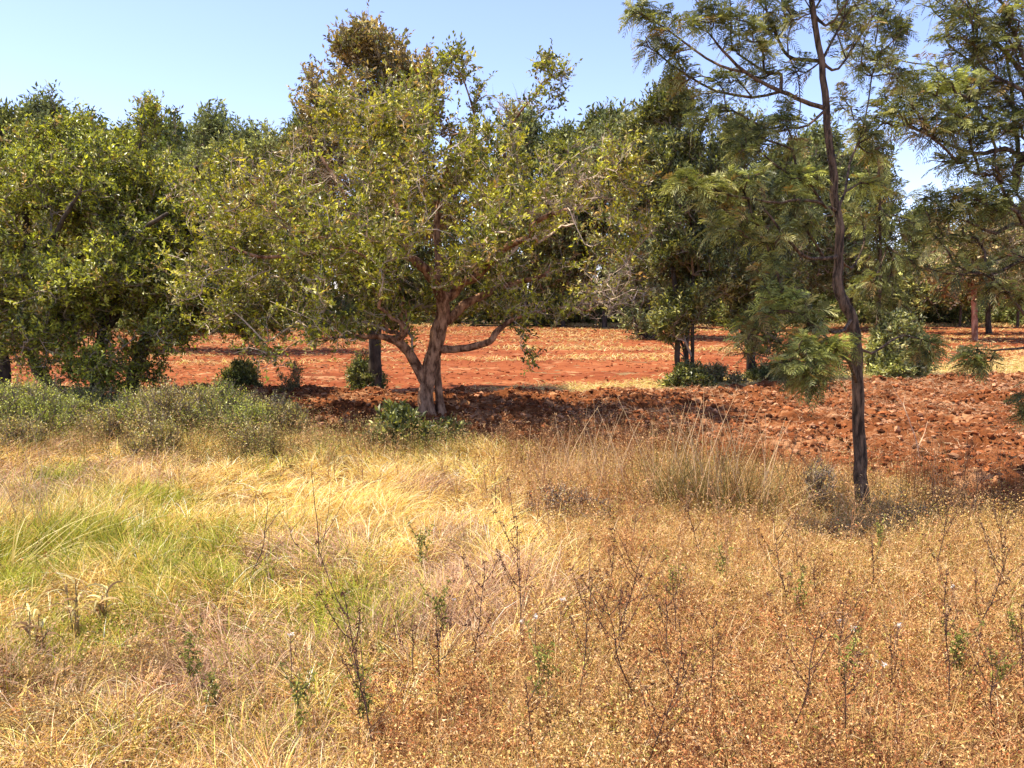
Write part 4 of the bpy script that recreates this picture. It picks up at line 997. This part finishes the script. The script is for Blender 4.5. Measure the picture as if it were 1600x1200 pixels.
dark_spots = [(x + rp.normal() * 18, y + rp.normal() * 14) for x, y in
    [(700, 1130), (810, 1190), (760, 1050), (980, 1130), (985, 1010), (830, 1010), (1050, 1060), (1045, 985), (930, 960), (1130, 1120), (1210, 1000), (1310, 1050), (1290, 950), (1400, 1080), (1480, 1120), (1560, 1180),
     (1530, 1040), (1590, 1100), (1460, 980), (1380, 940), (1540, 930), (1250, 1180), (1010, 1200), (600, 1180), (640, 1080), (1340, 1190), (1120, 900), (1420, 890), (1580, 900), (900, 1120)]]
def zone_word(px, py):
    return 'in the very front' if py > 1090 else 'in the middle of the brown weeds' if py > 960 else 'in the farther weeds below the kinked trunk'
place_many('dark', dark_spots, [stalk(410 + i, .40 + .05 * i, DK, (.09, .05, .035), 4 + i, 12 + 3 * i, lean=.04 + .035 * i, arch=.005 * i) for i in range(6)], lambda x, y: 'dark withered stalk ' + zone_word(x, y) + (' left of centre' if x < 900 else ' right of centre'),
           lambda w: 'dark withered stalks ' + w[20:])
tan_spots = [(x + rp.normal() * 15, y + rp.normal() * 10) for x, y in
    [(770, 805), (800, 800), (850, 790), (900, 800), (950, 800), (985, 820), (1010, 790), (840, 830), (920, 835), (1040, 860), (980, 880), (1090, 870), (1150, 880), (1200, 870), (880, 880), (1240, 900), (1170, 940), (1320, 870), (1440, 850), (1500, 860), (720, 840), (1070, 960),
     (640, 760), (580, 760), (690, 770), (520, 745), (790, 760), (820, 745), (870, 750), (910, 750), (950, 745), (1000, 760)]]
place_many('tan', tan_spots, [stalk(420 + i, .50, TN, (.34, .19, .09), 8, 14, lean=.2) for i in range(3)], lambda x, y: 'thin straw-brown branching weed ' + ('left of the dark hollow beside the golden grass' if x < 760 else 'in front of the dark ploughed hollow' if y < 845 and x < 1060 else 'among the yellow weeds below the tall reeds'),
           lambda w: 'straw-brown branching weeds ' + w[32:], sc=(.8, .5))
green_spots = [(x, y) for x, y in [(1130, 925), (1040, 960), (1505, 1060), (1545, 1090), (1480, 1060), (1365, 880), (1310, 1100), (840, 1130), (560, 1150), (470, 1160), (340, 1130), (660, 905), (1250, 975), (1580, 1030), (300, 1090), (700, 1010)]]
place_many('green', green_spots, [stalk(430 + i, .30, GN, (.22, .20, .06), 6, 26, .022) for i in range(2)], lambda x, y: 'small yellow-green leafy weed among brown weeds ' + ('left of centre' if x < 900 else 'right of centre') + (' in the very front' if y > 1050 else ' farther back'),
           lambda w: 'yellow-green leafy weeds ' + w[49:])
white_spots = [(822, 1055), (868, 1040), (835, 1075), (697, 1000), (1395, 1050), (1350, 1065), (1362, 1110), (1500, 985), (1320, 1030), (455, 1100)]
place_many('white', white_spots, [stalk(440 + i, .30, TN, (.26, .15, .08), 4, 10, white=2) for i in range(2)], lambda x, y: 'thin weed carrying white fluffy seed heads ' + ('left of centre in front' if x < 1000 else 'in the right foreground'),
           lambda w: 'weeds with white seed heads ' + w[43:])

# reed clumps: many long stiff blades from one root
def reed_clump(label, px, py, n, lmin, lmax, spread, cols, seed, wid=.006, rx=.15, az0=None, name='reed_clump', bend=.5, e_mid=1.35, cat='reeds', culms=0, group=None):
    r = np.random.default_rng(seed); b = G(px, py); b[2] = float(gz(b[0], b[1]))
    mb = MB(); a = r.random(n) * 6.28 if az0 is None else az0 + r.normal(size=n) * .8
    root = np.stack([r.normal(size=n) * rx, r.normal(size=n) * rx * .6, 0 * a - .01], 1)
    e0 = np.clip(e_mid - np.abs(r.normal(size=n)) * spread, .2, 1.55)
    e1 = e0 - np.abs(r.normal(size=n)) * bend
    blades(mb, root, a, e0, e1, lmin + (lmax - lmin) * r.random(n), wid * (.6 + .8 * r.random(n)), pick(cols, n, r, .15), 6, r)
    rt = empty(name, b); tag(rt, label, cat, group); mb.build('blades', M_GRASS, rt)
    if culms:
        st = MB()
        for i in range(culms):
            aa = r.random() * 6.28; l = lmax * (.9 + .3 * r.random()); t = .10 + .25 * r.random()
            c = [np.array([r.normal() * rx, r.normal() * rx * .6, -.01])]
            for k in range(4): c.append(c[-1] + np.array([math.cos(aa) * t * (1 + .35 * k), math.sin(aa) * t * (1 + .35 * k) * .6, 1]) * l / 4)
            p, q = catmull(c, np.array([.004, .0035, .003, .0022, .001]), 3); tube(st, p, q, 4, np.array([.62, .42, .22]) * (1 + .2 * r.normal()))
        st.build('stems', M_TWIG, rt, True)
    return rt
REED = [(2, (.36, .23, .10)), (3, (.19, .16, .05)), (1, (.58, .42, .20)), (4, (.11, .095, .03)), (2.5, (.18, .085, .04))]
reed_clump('big fanned clump of olive and straw reeds beside the ploughed strip', 1125, 800, 760, .42, 1.02, .42, REED, 501, .007, .34, culms=24)
reed_clump('smaller dry reed clump just left of the big fanned clump', 1050, 790, 240, .4, .85, .40, REED, 502, .006, .16, culms=14)
reed_clump('brown drooping reed clump on the right side of the big fanned clump', 1215, 800, 200, .4, .75, .5, [(3, (.34, .17, .08)), (2, (.5, .32, .16)), (1, (.2, .15, .06))], 503, .005, .2, bend=.9)
reed_clump('thin dry grass tuft in front of the dark ploughed hollow', 930, 770, 150, .4, .75, .35, [(3, (.50, .33, .18)), (2, (.36, .20, .11)), (2, (.66, .48, .30))], 504, .004, .25, culms=14)
reed_clump('thin grey-brown grass tuft left of the dark ploughed hollow', 845, 765, 110, .35, .6, .35, [(3, (.46, .29, .16)), (2, (.34, .2, .12))], 505, .004, .2, culms=8)
LR = [(3, (.26, .20, .07)), (2, (.36, .18, .09)), (2, (.50, .40, .16)), (1, (.66, .50, .22))]
reed_clump('dark stiff reeds standing at the left border', 40, 850, 90, .4, .85, .45, LR, 506, .006, .16, culms=10)
reed_clump('dark reeds leaning right beside the left border clump', 110, 835, 70, .4, .75, .5, LR, 507, .006, .14, az0=.4)
reed_clump('long pale blades arching across the green grass on the left', 20, 905, 34, .55, 1.15, .55, [(3, (.70, .60, .26)), (2, (.58, .48, .18))], 508, .008, .06, az0=-.1, bend=1.0, e_mid=1.15)
reed_clump('yellow-green arching blades at the lower left border', 5, 1010, 60, .25, .5, .5, [(3, (.50, .45, .13)), (2, (.66, .56, .22))], 509, .008, .12, az0=.1, bend=1.2)
reed_clump('green grass tussock on a dark hump in the left meadow', 95, 775, 420, .12, .26, .5, PAL_GREENG[:3], 510, .005, .22, name='grass_tussock', cat='tussock')
reed_clump('small green grass tussock left of the bare twigs', 245, 820, 260, .12, .24, .5, PAL_GREENG, 511, .004, .09, name='grass_tussock', cat='tussock')
reed_clump('dry pale tussock in the middle of the golden grass', 330, 772, 340, .12, .24, .6, PAL_MAUVE, 512, .004, .25, name='grass_tussock', cat='tussock')
reed_clump('brown tussock shading a hollow in the lower left', 250, 1050, 420, .14, .30, .7, [(3, (.26, .17, .07)), (2, (.45, .31, .13)), (2, (.14, .09, .04))], 513, .003, .12, name='grass_tussock', cat='tussock', bend=1.2)
reed_clump('brown dry tussock near the middle of the meadow', 645, 920, 300, .10, .22, .7, PAL_MAUVE, 514, .003, .13, name='grass_tussock', cat='tussock', bend=1.3)
reed_clump('rust-brown dry tussock in the lower left foreground', 360, 1100, 420, .12, .26, .6, [(3, (.28, .15, .07)), (2, (.46, .30, .16)), (2, (.14, .08, .04))], 515, .0028, .12, name='grass_tussock', cat='tussock', bend=1.2)
reed_clump('brown dry tussock beside the bottom left corner', 80, 1140, 460, .14, .32, .6, [(3, (.26, .17, .06)), (2, (.44, .31, .13)), (2, (.13, .09, .035))], 516, .0028, .12, name='grass_tussock', cat='tussock', bend=1.2)

reed_clump('shaggy brown tussock at the left border above the corner', 20, 1080, 420, .14, .30, .6, [(3, (.28, .19, .07)), (2, (.48, .36, .14)), (2, (.14, .10, .035))], 517, .003, .14, name='grass_tussock', cat='tussock')
reed_clump('dark matted tussock between the withered plants and the lower left hollow', 170, 1085, 360, .10, .24, .7, [(3, (.22, .14, .055)), (2, (.42, .29, .12)), (2, (.12, .08, .03))], 518, .003, .12, name='grass_tussock', cat='tussock', bend=1.2)

# withered maize-like plant, lower left
def withered(label, px, py, h, seed):
    r = np.random.default_rng(seed); b = G(px, py); b[2] = float(gz(b[0], b[1]))
    rt = empty('withered_plant', b); tag(rt, label, 'plant'); st = MB(); lf = MB()
    for s in range(3):
        a = r.random() * 6.28; c = [np.array([r.normal() * .03, r.normal() * .03, 0])]
        for k in range(5): c.append(c[-1] + np.array([math.cos(a) * .12, math.sin(a) * .12, 1]) * h / 5 * (1 - .12 * s))
        p, q = catmull(c, np.linspace(.006, .003, 6), 3); tube(st, p, q, 6, (.30, .22, .09))
        m = 12; ids = r.integers(3, len(p), m)
        blades(lf, p[ids], r.random(m) * 6.28, .9 + .4 * r.random(m), -.9 - .6 * r.random(m), .10 + .10 * r.random(m), np.full(m, .016), pick([(3, (.66, .56, .24)), (2, (.40, .26, .11)), (2, (.24, .14, .07))], m, r), 6, r)
    st.build('stem', M_TWIG, rt, True); lf.build('leaves', M_GRASS, rt)
withered('tallest withered leafy plant with dark stem in the lower left grass', 122, 1010, .42, 601)
withered('shorter withered leafy plant left of the taller one', 55, 1040, .30, 602)
withered('small withered leafy plant hidden right of the taller one', 165, 985, .24, 603)

# bare twigs standing in the grass
def twig(label, chains, base, name='bare_twig', col=(.13, .075, .05), r0=.0055, dY=0):
    b = G(*base); Yt = b[1]; b[2] = float(gz(b[0], b[1]))
    rt = empty(name, b); tag(rt, label, 'twig', None)
    r = np.random.default_rng(int(base[0])); mb = MB()
    for j, ch in enumerate(chains):
        c = [P(x, y, Yt + d) for x, y, d in ch]
        rr = np.linspace(r0 if j == 0 else r0 * .65, .0014, len(c))
        p, q = catmull(c, rr, 4); tube(mb, p + r.normal(size=p.shape) * .0015, q, 5, np.array(col) * (1 + .15 * r.normal()))
    mb.build('stem', M_TWIG, rt, True, loc=b)
twig('dark forked bare twig rising from the middle left grass', [[(380, 908, 0), (398, 885, 0), (410, 858, 0), (414, 830, 0), (417, 800, 0), (418, 775, 0)], [(412, 835, 0), (428, 812, .05), (446, 786, .08)], [(398, 885, 0), (425, 862, -.05), (452, 838, -.1)]], (380, 915))
twig('thin bare twig with a bent fork near the dark forked twig', [[(502, 890, 0), (488, 870, 0), (462, 850, 0), (455, 830, 0), (470, 812, .05), (478, 795, .05)], [(455, 832, 0), (440, 806, 0)]], (503, 893), r0=.004)
twig('straight slender bare twig with side shoots in the golden grass', [[(495, 892, 0), (498, 850, 0), (492, 790, 0), (487, 745, 0), (486, 722, 0)], [(500, 870, 0), (510, 820, .04), (517, 765, .06)], [(498, 850, 0), (522, 812, -.03), (542, 772, -.05)]], (495, 898), r0=.0045)
twig('pale leaning dry stalk with fork on the ploughed strip', [[(1437, 720, 0), (1432, 690, 0), (1420, 655, 0), (1408, 628, 0), (1394, 602, 0)], [(1434, 700, 0), (1443, 680, .05), (1450, 658, .08)], [(1418, 650, 0), (1412, 632, .1), (1414, 618, .1)]], (1438, 728), 'dry_stick', (.72, .50, .30), .010)
twig('dark thin stems standing beside the brown weed bush', [[(775, 800, 0), (774, 770, 0), (773, 738, 0)], [(776, 800, 0), (783, 772, .05), (780, 745, .05)], [(774, 800, 0), (768, 778, 0), (771, 758, 0)]], (775, 803))
twig('dark slanting stem in the weeds between the reeds and the kinked trunk', [[(1215, 775, 0), (1228, 740, 0), (1240, 700, 0), (1252, 655, 0)], [(1228, 740, 0), (1222, 715, 0), (1205, 690, 0)]], (1213, 785))
twig('leaning brown double stem in front of the scrub', [[(575, 765, 0), (590, 748, 0), (606, 730, 0), (622, 712, 0)], [(590, 750, 0), (612, 738, .05), (635, 722, .05)]], (572, 770), col=(.3, .17, .08))
twig('pale broken stick lying in the weeds below the reeds', [[(1195, 792, 0), (1212, 802, -.05), (1226, 811, -.1)]], (1195, 800), 'dry_stick', (.72, .52, .32), .008)

# ================================================================== SKY, SUN, CAMERA
sc = bpy.context.scene
w = bpy.data.worlds.new('World'); sc.world = w; w.use_nodes = True
nt = w.node_tree; nt.nodes.clear()
EL, AZ = math.radians(68), math.radians(-85)         # azimuth from straight ahead, negative = left
sky = nt.nodes.new('ShaderNodeTexSky'); sky.sky_type = 'NISHITA'; sky.sun_disc = False
sky.sun_elevation = EL; sky.sun_rotation = AZ
sky.altitude = 1500; sky.air_density = 1.0; sky.dust_density = 1.6; sky.ozone_density = 4.5
bg = nt.nodes.new('ShaderNodeBackground'); bg.inputs[1].default_value = .15
out = nt.nodes.new('ShaderNodeOutputWorld')
tn = nt.nodes.new('ShaderNodeMixRGB'); tn.blend_type = 'MULTIPLY'; tn.inputs[0].default_value = 1; tn.inputs[2].default_value = (1.24, 1.02, 1.07, 1)
nt.links.new(sky.outputs[0], tn.inputs[1]); nt.links.new(tn.outputs[0], bg.inputs[0]); nt.links.new(bg.outputs[0], out.inputs[0])
sun = bpy.data.lights.new('sun', 'SUN'); sun.energy = 5.0; sun.angle = math.radians(.5); sun.color = (1, .91, .74)
so = bpy.data.objects.new('sun', sun); C.objects.link(so)
from mathutils import Vector
dirv = Vector((math.sin(AZ) * math.cos(EL), math.cos(AZ) * math.cos(EL), math.sin(EL)))
so.rotation_euler = dirv.to_track_quat('Z', 'Y').to_euler(); so.location = (0, 0, 30)
cam = bpy.data.cameras.new('camera'); cam.sensor_width = 36; cam.lens = 36 * F / 1600; cam.clip_end = 3000; cam.clip_start = .05
co = bpy.data.objects.new('camera', cam); C.objects.link(co); co.location = (0, 0, H)
co.rotation_euler = (math.pi / 2 - PITCH, 0, 0); sc.camera = co
sc.view_settings.view_transform = 'Standard'; sc.view_settings.look = 'None'; sc.view_settings.gamma = 1; sc.view_settings.exposure = 1.1
sc.cycles.max_bounces = 6; sc.cycles.transparent_max_bounces = 4; sc.cycles.diffuse_bounces = 4
